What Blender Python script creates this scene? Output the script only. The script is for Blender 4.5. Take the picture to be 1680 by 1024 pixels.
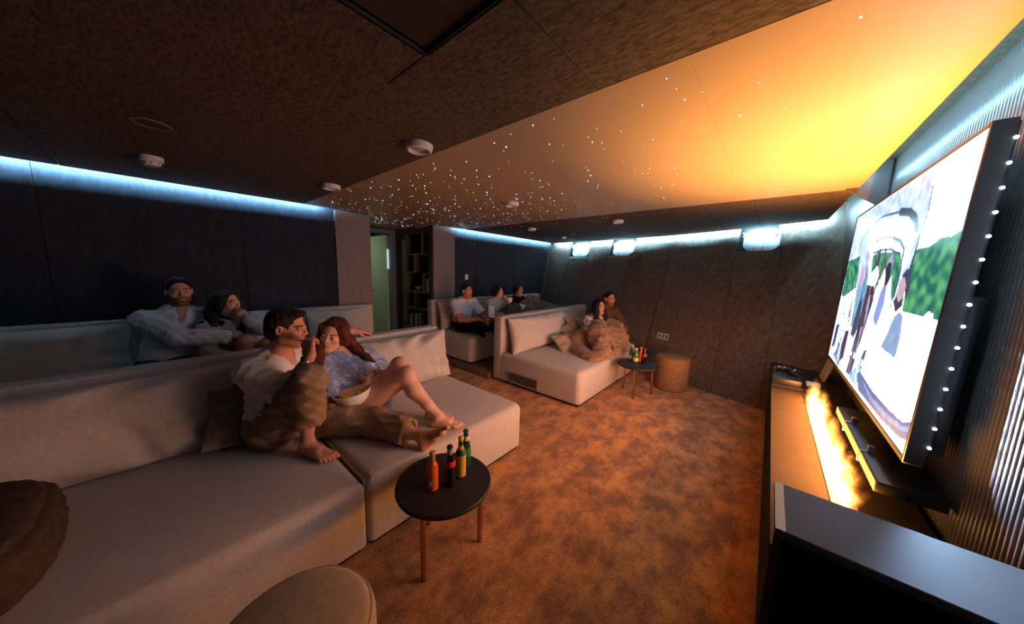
import bpy, bmesh, math, random
import numpy as np
from mathutils import Vector, Matrix

for o in list(bpy.data.objects): bpy.data.objects.remove(o, do_unlink=True)
SC = bpy.context.scene
COL = SC.collection
random.seed(7)

# ------------------------------------------------------------------ camera, world, exposure
YAW, PIT, ROL = math.radians(40.39714), math.radians(7.80598), math.radians(1.601415)
CAMH = 1.45
def cam_basis():
    f = np.array([-math.sin(YAW)*math.cos(PIT), math.cos(YAW)*math.cos(PIT), -math.sin(PIT)])
    r = np.array([math.cos(YAW), math.sin(YAW), 0.0]); u = np.cross(r, f)
    c, s = math.cos(ROL), math.sin(ROL)
    return c*r+s*u, -s*r+c*u, f
cr, cu, cf = cam_basis()
cd = bpy.data.cameras.new('camera'); cam = bpy.data.objects.new('camera', cd); COL.objects.link(cam)
cd.sensor_width = 36.0; cd.lens = 494.718/1680*36.0; cd.clip_start = 0.02; cd.clip_end = 60
cam.matrix_world = Matrix(((cr[0], cu[0], -cf[0], 0), (cr[1], cu[1], -cf[1], 0), (cr[2], cu[2], -cf[2], CAMH), (0, 0, 0, 1)))
SC.camera = cam
W = bpy.data.worlds.new('world'); SC.world = W; W.use_nodes = True
W.node_tree.nodes['Background'].inputs[0].default_value = (0.01, 0.012, 0.016, 1)
W.node_tree.nodes['Background'].inputs[1].default_value = 1.0
SC.view_settings.view_transform = 'Standard'; SC.view_settings.look = 'None'
SC.view_settings.gamma = 1.0; SC.view_settings.use_curve_mapping = False
SC.view_settings.exposure = 1.02
# strengths of the lamps the room has
TV_E = 0.53        # screen
LED_E = 380.0        # cove strips
FIRE_W = 42.0
FIRE_SIDE_W = 26.0      # fire slot lamp
FLAME_E = 90.0

# ------------------------------------------------------------------ helpers
def lin(c):
    return tuple((x/255/12.92 if x/255 <= 0.04045 else ((x/255+0.055)/1.055)**2.4) for x in c)
MATS = {}
def mat(name, col, rough=0.6, col2=None, ns=6.0, nd=6.0, nr=0.62, bump=0.0, bs=200.0, bstretch=(1,1,1), spec=0.4, metal=0.0,
        sheen=0.0, coat=0.0, trans=0.0, ior=1.45, nstretch=(1,1,1), ramp=(0.35, 0.65), emit=None, es=0.0, attr=None, sss=0.0, bd=4.0, speck=0.0, ss=300.0):
    if name in MATS: return MATS[name]
    m = bpy.data.materials.new(name); m.use_nodes = True; nt = m.node_tree; b = nt.nodes['Principled BSDF']
    b.inputs['Base Color'].default_value = (*col, 1); b.inputs['Roughness'].default_value = rough
    b.inputs['Specular IOR Level'].default_value = spec; b.inputs['Metallic'].default_value = metal
    b.inputs['IOR'].default_value = ior
    if sheen: b.inputs['Sheen Weight'].default_value = sheen; b.inputs['Sheen Roughness'].default_value = 0.5
    if coat: b.inputs['Coat Weight'].default_value = coat; b.inputs['Coat Roughness'].default_value = 0.08
    if trans: b.inputs['Transmission Weight'].default_value = trans
    if sss: b.inputs['Subsurface Weight'].default_value = sss; b.inputs['Subsurface Radius'].default_value = (0.01, 0.004, 0.002)
    if emit: b.inputs['Emission Color'].default_value = (*emit, 1); b.inputs['Emission Strength'].default_value = es
    tc = nt.nodes.new('ShaderNodeTexCoord')
    if col2 is not None:
        mp = nt.nodes.new('ShaderNodeMapping'); mp.inputs['Scale'].default_value = nstretch
        nt.links.new(tc.outputs['Object'], mp.inputs[0])
        n = nt.nodes.new('ShaderNodeTexNoise'); n.inputs['Scale'].default_value = ns; n.inputs['Detail'].default_value = nd
        n.inputs['Roughness'].default_value = nr
        nt.links.new(mp.outputs[0], n.inputs['Vector'])
        r = nt.nodes.new('ShaderNodeValToRGB'); r.color_ramp.elements[0].position = ramp[0]; r.color_ramp.elements[1].position = ramp[1]
        r.color_ramp.elements[0].color = (*col2, 1); r.color_ramp.elements[1].color = (*col, 1)
        nt.links.new(n.outputs['Fac'], r.inputs[0]); nt.links.new(r.outputs[0], b.inputs['Base Color'])
        if speck:
            n3 = nt.nodes.new('ShaderNodeTexNoise'); n3.inputs['Scale'].default_value = ss; n3.inputs['Detail'].default_value = 2.0; nt.links.new(tc.outputs['Object'], n3.inputs['Vector'])
            mr = nt.nodes.new('ShaderNodeMapRange'); mr.inputs['From Min'].default_value = .3; mr.inputs['From Max'].default_value = .7; mr.inputs['To Min'].default_value = 1-speck; mr.inputs['To Max'].default_value = 1+speck
            nt.links.new(n3.outputs['Fac'], mr.inputs['Value']); vm = nt.nodes.new('ShaderNodeVectorMath'); vm.operation = 'SCALE'
            nt.links.new(r.outputs[0], vm.inputs[0]); nt.links.new(mr.outputs[0], vm.inputs['Scale']); nt.links.new(vm.outputs[0], b.inputs['Base Color'])
    if attr:
        a = nt.nodes.new('ShaderNodeAttribute'); a.attribute_name = attr
        nt.links.new(a.outputs['Color'], b.inputs['Base Color'])
    if bump:
        mp = nt.nodes.new('ShaderNodeMapping'); mp.inputs['Scale'].default_value = bstretch
        nt.links.new(tc.outputs['Object'], mp.inputs[0])
        n = nt.nodes.new('ShaderNodeTexNoise'); n.inputs['Scale'].default_value = bs; n.inputs['Detail'].default_value = bd
        nt.links.new(mp.outputs[0], n.inputs['Vector'])
        bp = nt.nodes.new('ShaderNodeBump'); bp.inputs['Strength'].default_value = bump; bp.inputs['Distance'].default_value = 0.01
        nt.links.new(n.outputs['Fac'], bp.inputs['Height']); nt.links.new(bp.outputs[0], b.inputs['Normal'])
    MATS[name] = m
    return m
def emat(name, col, s):
    if name in MATS: return MATS[name]
    m = bpy.data.materials.new(name); m.use_nodes = True; nt = m.node_tree; nt.nodes.clear()
    e = nt.nodes.new('ShaderNodeEmission'); e.inputs[0].default_value = (*col, 1); e.inputs[1].default_value = s
    o = nt.nodes.new('ShaderNodeOutputMaterial'); nt.links.new(e.outputs[0], o.inputs[0]); MATS[name] = m
    return m
def wpos(p):
    v = Vector((0, 0, 0))
    while p is not None: v = v + p.location; p = p.parent
    return v
def obj(name, VF, m=None, parent=None, loc=None, smooth=True, angle=40, base=False):
    """VF in world coordinates; origin is moved to loc, or (top-level) to the base centre"""
    V = np.array(VF[0], float).reshape(-1, 3); F = VF[1]
    if loc is None:
        if parent is not None: loc = (0, 0, 0) if False else tuple(wpos(parent))
        else: loc = ((V[:, 0].min()+V[:, 0].max())/2, (V[:, 1].min()+V[:, 1].max())/2, V[:, 2].min())
    me = bpy.data.meshes.new(name)
    if isinstance(F, np.ndarray):
        k = F.shape[1]; me.vertices.add(len(V)); me.vertices.foreach_set('co', (V-np.array(loc)).ravel())
        me.loops.add(F.size); me.loops.foreach_set('vertex_index', F.ravel().astype(np.int32))
        me.polygons.add(len(F)); me.polygons.foreach_set('loop_start', np.arange(0, F.size, k, dtype=np.int32))
        me.update(calc_edges=True); me.validate()
    else:
        me.from_pydata((V-np.array(loc)).tolist(), [], F)
    if smooth:
        me.shade_smooth(); 
        if angle: me.set_sharp_from_angle(angle=math.radians(angle))
    if m is not None: me.materials.append(m)
    o = bpy.data.objects.new(name, me); COL.objects.link(o)
    if parent is not None:
        o.parent = parent; o.location = Vector(loc)-wpos(parent)
    else: o.location = loc
    return o
def tag(o, label=None, cat=None, group=None, kind=None):
    if label: o['label'] = label
    if cat: o['category'] = cat
    if group: o['group'] = group
    if kind: o['kind'] = kind
    return o
def thing(name, loc, label=None, cat=None, group=None, kind=None):
    o = bpy.data.objects.new(name, None); COL.objects.link(o); o.location = loc; o.empty_display_size = 0.1
    return tag(o, label, cat, group, kind)
def copy_tree(o, parent=None, delta=None):
    c = o.copy(); COL.objects.link(c); c.parent = parent
    for ch in list(o.children): copy_tree(ch, c)
    return c
def bm_out(bm):
    bm.verts.ensure_lookup_table()
    V = [tuple(v.co) for v in bm.verts]; F = [[v.index for v in f.verts] for f in bm.faces]; bm.free()
    return V, F
def join(*parts):
    V = []; F = []
    for v, f in parts:
        n = len(V); V += [tuple(p) for p in v]; F += [[i+n for i in q] for q in f]
    return V, F
def xf(VF, mtx):
    return [tuple(mtx @ Vector(v)) for v in VF[0]], VF[1]
def box(x0, x1, y0, y1, z0, z1, bev=0.0, seg=2):
    bm = bmesh.new()
    vs = [bm.verts.new(p) for p in ((x0,y0,z0),(x1,y0,z0),(x1,y1,z0),(x0,y1,z0),(x0,y0,z1),(x1,y0,z1),(x1,y1,z1),(x0,y1,z1))]
    for q in ((3,2,1,0),(4,5,6,7),(0,1,5,4),(1,2,6,5),(2,3,7,6),(3,0,4,7)): bm.faces.new([vs[i] for i in q])
    if bev: bmesh.ops.bevel(bm, geom=bm.edges[:], offset=bev, segments=seg, profile=0.5, affect='EDGES', clamp_overlap=True)
    bm.verts.index_update(); return bm_out(bm)
def prism(poly, z0, z1, bev=0.0, seg=2):
    bm = bmesh.new(); n = len(poly)
    a = [bm.verts.new((p[0], p[1], z0)) for p in poly]; b = [bm.verts.new((p[0], p[1], z1)) for p in poly]
    bm.faces.new(a[::-1]); bm.faces.new(b)
    for i in range(n): bm.faces.new((a[i], a[(i+1) % n], b[(i+1) % n], b[i]))
    bmesh.ops.recalc_face_normals(bm, faces=bm.faces[:])
    if bev: bmesh.ops.bevel(bm, geom=bm.edges[:], offset=bev, segments=seg, profile=0.5, affect='EDGES', clamp_overlap=True)
    bm.verts.index_update(); return bm_out(bm)
def hexa(p8):   # 8 corner points, bottom 4 then top 4
    return [tuple(p) for p in p8], [[3,2,1,0],[4,5,6,7],[0,1,5,4],[1,2,6,5],[2,3,7,6],[3,0,4,7]]
def lathe(prof, c, n=24, cap=True):
    V = []; F = []
    for r, z in prof:
        for i in range(n):
            a = 2*math.pi*i/n; V.append((c[0]+r*math.cos(a), c[1]+r*math.sin(a), c[2]+z))
    for k in range(len(prof)-1):
        for i in range(n):
            j = (i+1) % n; F.append([k*n+i, k*n+j, (k+1)*n+j, (k+1)*n+i])
    if cap:
        F.append([i for i in range(n)][::-1]); F.append([(len(prof)-1)*n+i for i in range(n)])
    return V, F
def tube(pts, rad, n=8, cap=True):
    pts = [Vector(p) for p in pts]; V = []; F = []
    R = rad if isinstance(rad, (list, tuple)) else [rad]*len(pts)
    prev = None
    for k, p in enumerate(pts):
        t = (pts[min(k+1, len(pts)-1)]-pts[max(k-1, 0)]).normalized()
        if prev is None:
            a = Vector((0, 0, 1)) if abs(t.z) < 0.9 else Vector((1, 0, 0)); u = t.cross(a).normalized()
        else: u = (prev-t*prev.dot(t)).normalized()
        prev = u; w = t.cross(u)
        for i in range(n):
            a = 2*math.pi*i/n; V.append(tuple(p+(u*math.cos(a)+w*math.sin(a))*R[k]))
    for k in range(len(pts)-1):
        for i in range(n):
            j = (i+1) % n; F.append([k*n+i, k*n+j, (k+1)*n+j, (k+1)*n+i])
    if cap: F.append(list(range(n))[::-1]); F.append([(len(pts)-1)*n+i for i in range(n)])
    return V, F
def rpoly(x0, x1, y0, y1, r, n=5):
    P = []
    for cx, cy, a0 in ((x1-r, y1-r, 0), (x0+r, y1-r, 90), (x0+r, y0+r, 180), (x1-r, y0+r, 270)):
        for i in range(n+1):
            a = math.radians(a0+90*i/n); P.append((cx+r*math.cos(a), cy+r*math.sin(a)))
    return P
def frame(origin, ex, ey):
    ex = Vector(ex).normalized(); ey = (Vector(ey)-ex*Vector(ey).dot(ex)).normalized(); ez = ex.cross(ey)
    return Matrix(((ex[0],ey[0],ez[0],origin[0]),(ex[1],ey[1],ez[1],origin[1]),(ex[2],ey[2],ez[2],origin[2]),(0,0,0,1)))
def pillow(w, h, t, seed=0, wr=0.012, pinch=0.06, nu=72, nv=44, puff=2.2):
    """cushion lying in the local xy plane, thickness in z; wrinkles radiate from seams"""
    rs = np.random.RandomState(seed); ph = rs.rand(8)*6.28; fr = 5+rs.rand(8)*9
    V = []; F = []
    cre = []
    for k in range(int(10+6*w)):
        side = rs.randint(4); q = rs.uniform(-.95,.95); p0 = ((q,-1),(q,1),(-1,q),(1,q))[side]; ang = {0:90,1:-90,2:0,3:180}[side]+rs.uniform(-38,38)
        cre.append((p0[0]*w/2, p0[1]*h/2, math.cos(math.radians(ang)), math.sin(math.radians(ang)), rs.uniform(.35,.95)*h, rs.uniform(.018,.036), rs.uniform(.5,1.1)))
    def surf(u, v, s):
        e = max(0.0, (1-abs(u)**puff))*max(0.0, (1-abs(v)**puff)); th = t*0.5*e**0.45
        inx = 1-pinch*(1-abs(v)**1.5)*abs(u)**3; iny = 1-pinch*(1-abs(u)**1.5)*abs(v)**3
        edge = (1-e)**2*e*6
        wv = 0
        for k in range(4):
            wv += math.sin(fr[k]*math.atan2(v, u)*1.3+ph[k])*0.35*edge + math.sin((u*math.cos(ph[k])+v*math.sin(ph[k]))*fr[k+4]*0.55+ph[k+4])*0.22*e
        X_, Y_ = u*w/2, v*h/2; cz = 0.0
        for (cx_, cy__, dx_, dy_, L_, wd_, am) in cre:
            t_ = (X_-cx_)*dx_+(Y_-cy__)*dy_; d_ = abs(-(X_-cx_)*dy_+(Y_-cy__)*dx_+.012*math.sin(t_*20+ph[0]))
            if -.02 < t_ < L_: f_ = max(0.0, 1-t_/L_)*min(1.0, (t_+.02)/.06); wl_ = wd_*(1+1.5*t_/L_); cz += am*f_*(math.exp(-(d_-wl_*1.3)**2/wl_**2)*.55-math.exp(-(d_/wl_)**2))
        return (X_*inx, Y_*iny, s*th+s*(wr*wv+wr*.42*cz)*(e**0.3))
    for s in (1, -1):
        n0 = len(V)
        for j in range(nv+1):
            for i in range(nu+1):
                u = -math.cos(math.pi*i/nu); v = -math.cos(math.pi*j/nv); V.append(surf(u, v, s))
        for j in range(nv):
            for i in range(nu):
                a = n0+j*(nu+1)+i; q = [a, a+1, a+nu+2, a+nu+1]; F.append(q if s > 0 else q[::-1])
    return V, F

# ------------------------------------------------------------------ materials
M_carpet = mat('carpet', lin((216,144,68)), 0.95, lin((138,82,32)), ns=4.2, nd=14, nr=.74, nstretch=(1.5,1,1), bump=1.0, bs=200, ramp=(0.42,0.60), spec=0.1, sheen=0.3, speck=.5, ss=170)
M_sofa = mat('sofa_fabric', lin((200,190,182)), 0.92, lin((186,175,166)), ns=60, bump=0.35, bs=420, bstretch=(1,2.5,1), spec=0.15, sheen=0.25)
M_sofa_dk = mat('sofa_plinth', lin((26,24,24)), 0.8)
M_cush = mat('cushion_fabric', lin((206,198,190)), 0.92, lin((192,182,174)), ns=50, bump=0.4, bs=380, spec=0.12, sheen=0.25)
M_cush_grey = mat('cushion_grey', lin((128,128,126)), 0.92, lin((110,108,106)), ns=40, bump=0.35, bs=300, spec=0.1)
M_taupe = mat('cushion_taupe', lin((150,136,118)), 0.9, lin((130,116,100)), ns=40, bump=0.4, bs=260, spec=0.1)
M_satin = mat('cushion_satin', lin((176,158,138)), 0.5, lin((150,130,112)), ns=20, bump=0.6, bs=120, spec=0.4, nstretch=(1,6,1))
M_wall = mat('wall_velour', lin((48,51,62)), 0.9, lin((38,40,50)), ns=35, nstretch=(1,1,0.3), bump=0.3, bs=160, spec=0.12, sheen=0.2)
M_wallfar = mat('wall_velour_brown', lin((116,95,80)), 0.85, lin((88,71,59)), ns=24, nstretch=(1,1,0.4), bump=0.2, bs=140, spec=0.2, sheen=0.15)
M_wood = mat('wood_panel', lin((140,126,122)), 0.6, lin((116,103,100)), ns=22, nstretch=(1,5,0.15), spec=0.3, bump=0.15, bs=60, bstretch=(1,6,0.1))
M_ceil = mat('ceiling_textile', lin((106,89,71)), 0.9, lin((66,53,39)), ns=55, nstretch=(0.6,1.5,1), nd=10, bump=0.3, bs=120, spec=0.15, ramp=(0.34,0.66))
M_gloss = mat('ceiling_satin', lin((164,140,110)), 0.42, spec=0.35)
M_hatch = mat('hatch_panel', lin((70,50,36)), 0.8, lin((48,34,24)), ns=20)
M_dark = mat('void_black', (0.004,0.004,0.005), 0.9)
M_flute = mat('flute_lacquer', lin((96,86,82)), 0.28, spec=0.5)
M_black = mat('black_plastic', (0.012,0.012,0.013), 0.35)
M_blackcloth = mat('speaker_cloth', (0.004,0.004,0.005), 0.95, spec=0.02, bump=0.4, bs=700)
M_console = mat('console_veneer', lin((52,42,30)), 0.75, lin((46,37,26)), ns=10, spec=0.06)
M_boxtop = mat('cabinet_top', lin((68,63,64)), 0.55, spec=0.12)
M_plat = mat('step_carpet', lin((140,110,84)), 0.95, lin((104,78,56)), ns=7, nd=8, bump=0.9, bs=240, spec=0.1)
M_white = mat('white_plastic', lin((225,225,225)), 0.45)
M_white2 = mat('white_lacquer', lin((236,238,240)), 0.3)
M_ivory = mat('fitting_white', lin((205,200,198)), 0.5)
M_steel = mat('steel', lin((170,172,176)), 0.3, metal=1.0)
M_brass = mat('copper_leg', lin((196,150,118)), 0.32, metal=1.0)
M_tabletop = mat('table_top', lin((44,38,35)), 0.55, lin((36,30,28)), ns=40, spec=0.4)
M_led = emat('led_strip', lin((150,214,246)), LED_E); M_led2 = emat('led_strip_screen', lin((150,214,246)), LED_E*.10)
M_pouf = mat('pouf_fabric', lin((176,150,116)), 0.85, lin((160,134,102)), ns=30, bump=0.3, bs=320, spec=0.15, sheen=0.2)
M_poufbr = mat('pouf_leather', lin((150,112,78)), 0.6, lin((128,94,64)), ns=26, bump=0.15, bs=160, spec=0.3)
M_knit = mat('knit_throw', lin((172,134,108)), 0.95, lin((128,96,74)), ns=34, ramp=(.38,.58), bump=.6, bs=75, bstretch=(1,2.2,1), spec=0.1, sheen=0.2)
M_doorgreen = mat('door_paint', lin((176,190,160)), 0.5)
M_frame = mat('door_frame', lin((92,108,128)), 0.45)
M_shelf = mat('shelf_wood', lin((96,88,76)), 0.6, lin((80,72,62)), ns=12, nstretch=(0.3,1,4))

# ------------------------------------------------------------------ room shell
ZC = 2.15; ZT = 2.33; XB = -4.3; XR = 0.60; YN = -1.8
BX = [-4.3,-3.2,-2,-.65,.08,.7]; BY = [6.02,5.5,4.95,4.44,4.23,4.02]
TX = [-4.31,-2.76,-1.49,-.49,.02,.47,.7]; TY = [6.54,6.42,6.16,5.77,5.5,5.26,5.14]
def hull(x, v, off=0.0):      # curved, flared hull wall: v = 0 at floor, 1 at ceiling
    b = float(np.interp(x, BX, BY)); t = float(np.interp(x, TX, TY)); y = b+(t-b)*v
    return (x+0.3*off, y-off*0.92, ZC*v-0.35*off)
fl = obj('floor', prism([(XB-1.8,YN),(XR+.1,YN),(XR+.1,4.3),(-2,5.3),(XB,6.6),(XB-1.8,6.6)], -0.06, 0.0), M_carpet, loc=(0,0,0)); tag(fl, kind='structure')
for nm, poly in (('floor_platform', [(XB,2.76),(-2.74,2.76),(-2.74,5.32),(-3.2,5.52),(XB,6.02)]), ('floor_platform', [(XB,YN),(-2.74,YN),(-2.74,1.93),(XB,1.93)])):
    p = obj(nm, prism(poly, 0.0, 0.08, 0.008), M_plat); tag(p, kind='structure')

# back wall: dark velour panels, two wood pilasters, passage with shelf and door between them
wb = obj('wall_back', join(box(XB-.12,XB-.02,YN,1.96,0,ZT), box(XB-.12,XB-.02,2.99,6.62,0,ZT)), M_wall); tag(wb, kind='structure')
def seams(y0, y1, ys): 
    e = [y0]+list(ys)+[y1]; return list(zip(e[:-1], e[1:]))
for a, b in seams(YN, 1.52, (-1.15,-.55,.62)) + seams(3.43, 6.60, (3.98,4.5,5.05,5.6,6.1)):
    obj('wall_panel', box(XB-.02, XB, a+.003, b-.003, 0.08, ZT-.02, 0.002, 1), M_wall, wb)
for a, b in ((1.52,1.96),(2.99,3.43)):
    obj('pilaster', box(XB-.02, XB+.025, a, b, 0.0, ZC, 0.003, 1), M_wood, wb)
ps = obj('wall_passage', join(box(-5.5,XB-.12,1.86,1.96,0,ZT), box(-5.5,-5.40,1.86,2.30,0,ZC), box(-5.5,-5.40,2.885,3.45,0,ZC), box(-5.5,-5.40,2.30,2.885,2.05,ZC)), M_wall); tag(ps, kind='structure')
# shelf unit fills the right side of the passage
# near wall behind the camera
wn = obj('wall_front', box(XB-.1, XR+.2, YN-.1, YN, 0, ZT), M_wall); tag(wn, kind='structure')
# hull wall with window recesses
SEAM = [-4.3,-3.71,-3.18,-2.67,-2.11,-1.4,-.44,.05,.62]
WIN = {1:1, 3:2, 6:3}
def hull_quad(x0, x1, v0, v1, off0=0.0, th=0.02, n=3):
    V = []; F = []
    xs = np.linspace(x0, x1, n+1)
    for x in xs:
        for (v, o) in ((v0, off0), (v1, off0), (v1, off0-th), (v0, off0-th)): V.append(hull(x, v, o))
    for i in range(n):
        a = i*4; b = a+4
        for k in range(4): F.append([a+k, b+k, b+(k+1) % 4, a+(k+1) % 4])
    F.append([0,1,2,3]); F.append([n*4+3, n*4+2, n*4+1, n*4])
    return V, F
wf = obj('wall_far', join(*[hull_quad(SEAM[i], SEAM[i+1], 0, 1.09 if i not in WIN else .82, -0.02, 0.05) for i in range(8)]), M_wallfar); tag(wf, kind='structure')
for i in range(8):
    g = 0.006
    obj('wall_panel', hull_quad(SEAM[i]+g, SEAM[i+1]-g, 0.0, 1.08 if i not in WIN else .83, (0.0,.008,.002,.010)[i % 4], 0.018), M_wallfar, wf)
for i, n in WIN.items():
    x0, x1 = SEAM[i], SEAM[i+1]; v0, v1 = .83, 1.0
    wt = thing('window_%d' % n, hull((x0+x1)/2, v0), kind='structure')
    D = -0.13
    def P(x, v, o): return hull(x, v, o)
    # recess lining: two cheeks, sill, back plate
    for a, b in ((x0-.004, x0+.012), (x1-.012, x1+.004)):
        obj('recess_cheek', hexa([P(a,v0,D),P(b,v0,D),P(b,v0,0.0),P(a,v0,0.0),P(a,1.08,D),P(b,1.08,D),P(b,1.08,0.0),P(a,1.08,0.0)]), M_wall if n == 1 and a < x0 else M_wallfar, wt)
    obj('sill', hexa([P(x0,v0-.012,D),P(x1,v0-.012,D),P(x1,v0-.012,-.001),P(x0,v0-.012,-.001),P(x0,v0,D),P(x1,v0,D),P(x1,v0,-.001),P(x0,v0,-.001)]), M_wallfar, wt)
    obj('recess_back', hexa([P(x0,v0-.02,D-.02),P(x1,v0-.02,D-.02),P(x1,v0-.02,D),P(x0,v0-.02,D),P(x0,1.09,D-.02),P(x1,1.09,D-.02),P(x1,1.09,D),P(x0,1.09,D)]), M_dark, wt)
    # oval white deadlight cover with rim, hinge brackets, latches
    def cover(o, shrink, th):
        w = (x1-x0)-.09; cx = (x0+x1)/2+.035; V = []; F = []; pts = rpoly(-.5+shrink/w, .5-shrink/w, 0+shrink/.38, 1-shrink/.38, .30, 8)
        for oo in (o, o-th):
            for (u, vv) in pts: V.append(hull(cx+u*w, v0+.008+vv*(.985-v0-.008), oo))
        k = len(pts); F.append(list(range(k))); F.append([k+i for i in range(k)][::-1])
        for q in range(k): F.append([q, k+q, k+(q+1) % k, (q+1) % k])
        return V, F
    cv = obj('cover', cover(-0.035, 0.0, 0.02), M_white2, wt)
    obj('inner_panel', cover(-0.031, 0.02, 0.006), M_white2, cv)
    for s in (0, 1):
        xx = x0+.055 if s == 0 else x1-.04
        obj('hinge', tube([hull(xx,.97,-.02), hull(xx+(.045 if s==0 else -.045),.945,-.02), hull(xx+(.03 if s==0 else -.03),.93,-.01), hull(xx,.95,-.005)], 0.009, 6), M_steel, wt)
        xx = (x0+x1)/2+(-.04 if s == 0 else .06)
        obj('latch', tube([hull(xx,v0+.012,-.028), hull(xx,v0+.035,-.026)], 0.006, 6), M_steel, cv)

# fluted screen wall (vertical half-round slats)
wr = obj('wall_right', join(box(XR, XR+.1, .3, 5.3, 0, ZT), box(XR-.03,XR,3.56,5.3,0,ZT)), M_flute); tag(wr, kind='structure')
def flute_mesh():
    V = []; F = []; n = 6; p = 0.0245
    for z in (0.0, 1.83):
        for i in range(n+1):
            a = math.pi*i/n; V.append((-0.011*math.sin(a), -p/2*math.cos(a), z))
    for i in range(n): F.append([i, i+1, n+2+i, n+1+i])
    F.append(list(range(n+1))[::-1]); F.append(list(range(n+1, 2*n+2)))
    return V, F
fm = None; y = .62; k = 0
while y < 3.55:
    if fm is None:
        o = obj('flute', flute_mesh(), M_flute, None, loc=(0,0,0), angle=60); fm = o.data; o.parent = wr
    else:
        o = bpy.data.objects.new('flute', fm); COL.objects.link(o); o.parent = wr
    o.location = Vector((XR, y, .5))-wpos(wr); y += 0.025
wx = obj('wall_right_return', box(XR, XR+.1, YN, .3, 0, ZT), M_wall); tag(wx, kind='structure')

# roof above the coves, ceiling slab with panels
rf = obj('ceiling_void', prism([(XB-1.3,YN-.1),(XR+.1,YN-.1),(XR+.1,5.5),(-2.5,6.9),(XB-1.3,6.9)], ZT, ZT+.05), M_ceil); tag(rf, kind='structure')
XE = .43; XW = XB+.075
def cy(x): return hull(x, 1.0)[1]-.085
edge = [(x, cy(x)) for x in np.linspace(XE, XW, 12)]
HX0, HX1, HY0, HY1 = -.95, -.10, -.2, .64
def slab_polys():
    z0, z1 = ZC+.010, ZC+.026
    return join(prism([(XW,HY1),(XE,HY1)]+edge, z0, z1), prism([(XW,YN),(HX0,YN),(HX0,HY1),(XW,HY1)], z0, z1), prism([(HX1,YN),(XE,YN),(XE,HY1),(HX1,HY1)], z0, z1), prism([(HX0,YN),(HX1,YN),(HX1,HY0),(HX0,HY0)], z0, z1),
                box(XB-1.2, XB+.076, 1.96, 2.99, z0, z1))
ce = obj('ceiling', slab_polys(), M_ceil); tag(ce, kind='structure')
G = 0.0025
def cpanel(x0, x1, y0, y1, m, G=G): obj('ceiling_panel', box(x0+G, x1-G, y0+G, y1-G, ZC, ZC+.0095, 0.0012 if G > .001 else 0, 1), m, ce)
for x0, x1 in ((XW,-3.1),(-3.1,-2.0),(-2.0,-1.21)): 
    cpanel(x0, x1, YN, -.42, M_ceil); cpanel(x0, x1, -.42, 1.17, M_ceil)
cpanel(-1.21, HX0, YN, HY1, M_ceil); cpanel(-1.21, -.59, HY1, 1.17, M_ceil); cpanel(-.59, XE, HY1, 1.17, M_ceil)
cpanel(HX1, XE, HY0, HY1, M_ceil); cpanel(HX0, XE, YN, HY0, M_ceil)
for x0, x1 in ((XW,-2.95),(-2.95,-1.62),(-1.62,-1.04),(-1.04,-.28),(-.28,XE)): cpanel(x0, x1, 1.17, 3.58, M_gloss, .0004)
cpanel(XB-1.2, XW, 1.96, 2.99, M_gloss)
fs = [XW,-3.1,-1.95,-.62,-.2,XE]
for a, b in zip(fs[:-1], fs[1:]):
    xs = np.linspace(b-G, a+G, 6)
    obj('ceiling_panel', prism([(a+G,3.58+G),(b-G,3.58+G)]+[(x, cy(x)) for x in xs], ZC, ZC+.0095), M_ceil, ce)
# recessed hatch
obj('hatch', join(box(HX0+.004,HX1-.004,HY0+.004,HY1-.004,ZC+.014,ZC+.024), box(HX0-.01,HX0,HY0,HY1,ZC,ZC+.08), box(HX1,HX1+.01,HY0,HY1,ZC,ZC+.08), box(HX0,HX1,HY0-.01,HY0,ZC,ZC+.08), box(HX0,HX1,HY1,HY1+.01,ZC,ZC+.08)), M_hatch, ce)
# fibre-optic stars
rs = np.random.RandomState(11); sv = []; sf = []
while len(sf) < 99999:
    x = XE-(XE-XW+.9)*rs.rand()**.75; yy = rs.uniform(1.2, 3.9 if x > XB else 2.9)
    if x < XW and not (1.98 < yy < 2.97): continue
    if yy > 3.58 and rs.rand() < .8: continue
    r = (0.0010+0.0022*rs.rand()**4)*(1.25 if x < -1.5 else 1.0); b = len(sv); n = 6
    for z in (ZC-.0012, ZC):
        for i in range(n): a = 2*math.pi*i/n; sv.append((x+r*math.cos(a), yy+r*math.sin(a), z))
    sf.append([b+i for i in range(n)][::-1])
    for i in range(n): sf.append([b+i, b+(i+1) % n, b+n+(i+1) % n, b+n+i])
    sf.append([b+n+i for i in range(n)]) if False else None
    if len(sv) > 12*430: break
st = obj('star_lights', (sv, sf), emat('star', lin((210,220,255)), 5.0), ce, smooth=False); st['kind'] = 'stuff'

# cove LED strips: small black channel, emitting face turned to the wall
def led(name, label, pts_wall, inward, z=ZC+.045, lm=None):
    """pts: plan polyline along the edge of the slab; inward = plan vector away from wall"""
    t = thing(name, (*pts_wall[len(pts_wall)//2], z), label, 'light strip', 'cove strip lights')
    iv = inward
    for nm, d0, d1, m in (('channel', .006, .03, M_black), ('strip', 0.0, .006, lm or M_led)):
        V = []; F = []
        for (x, yv) in pts_wall:
            for d, zz in ((d0, z-.012), (d1, z-.012), (d1, z+.012), (d0, z+.012)): V.append((x+iv[0]*d, yv+iv[1]*d, zz))
        n = len(pts_wall)
        for i in range(n-1):
            a = i*4
            for k in range(4): F.append([a+k, a+(k+1) % 4, a+4+(k+1) % 4, a+4+k])
        F.append([0,1,2,3]); F.append([n*4-1,n*4-2,n*4-3,n*4-4])
        obj(nm, (V, F), m, t, smooth=False)
    return t
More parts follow.
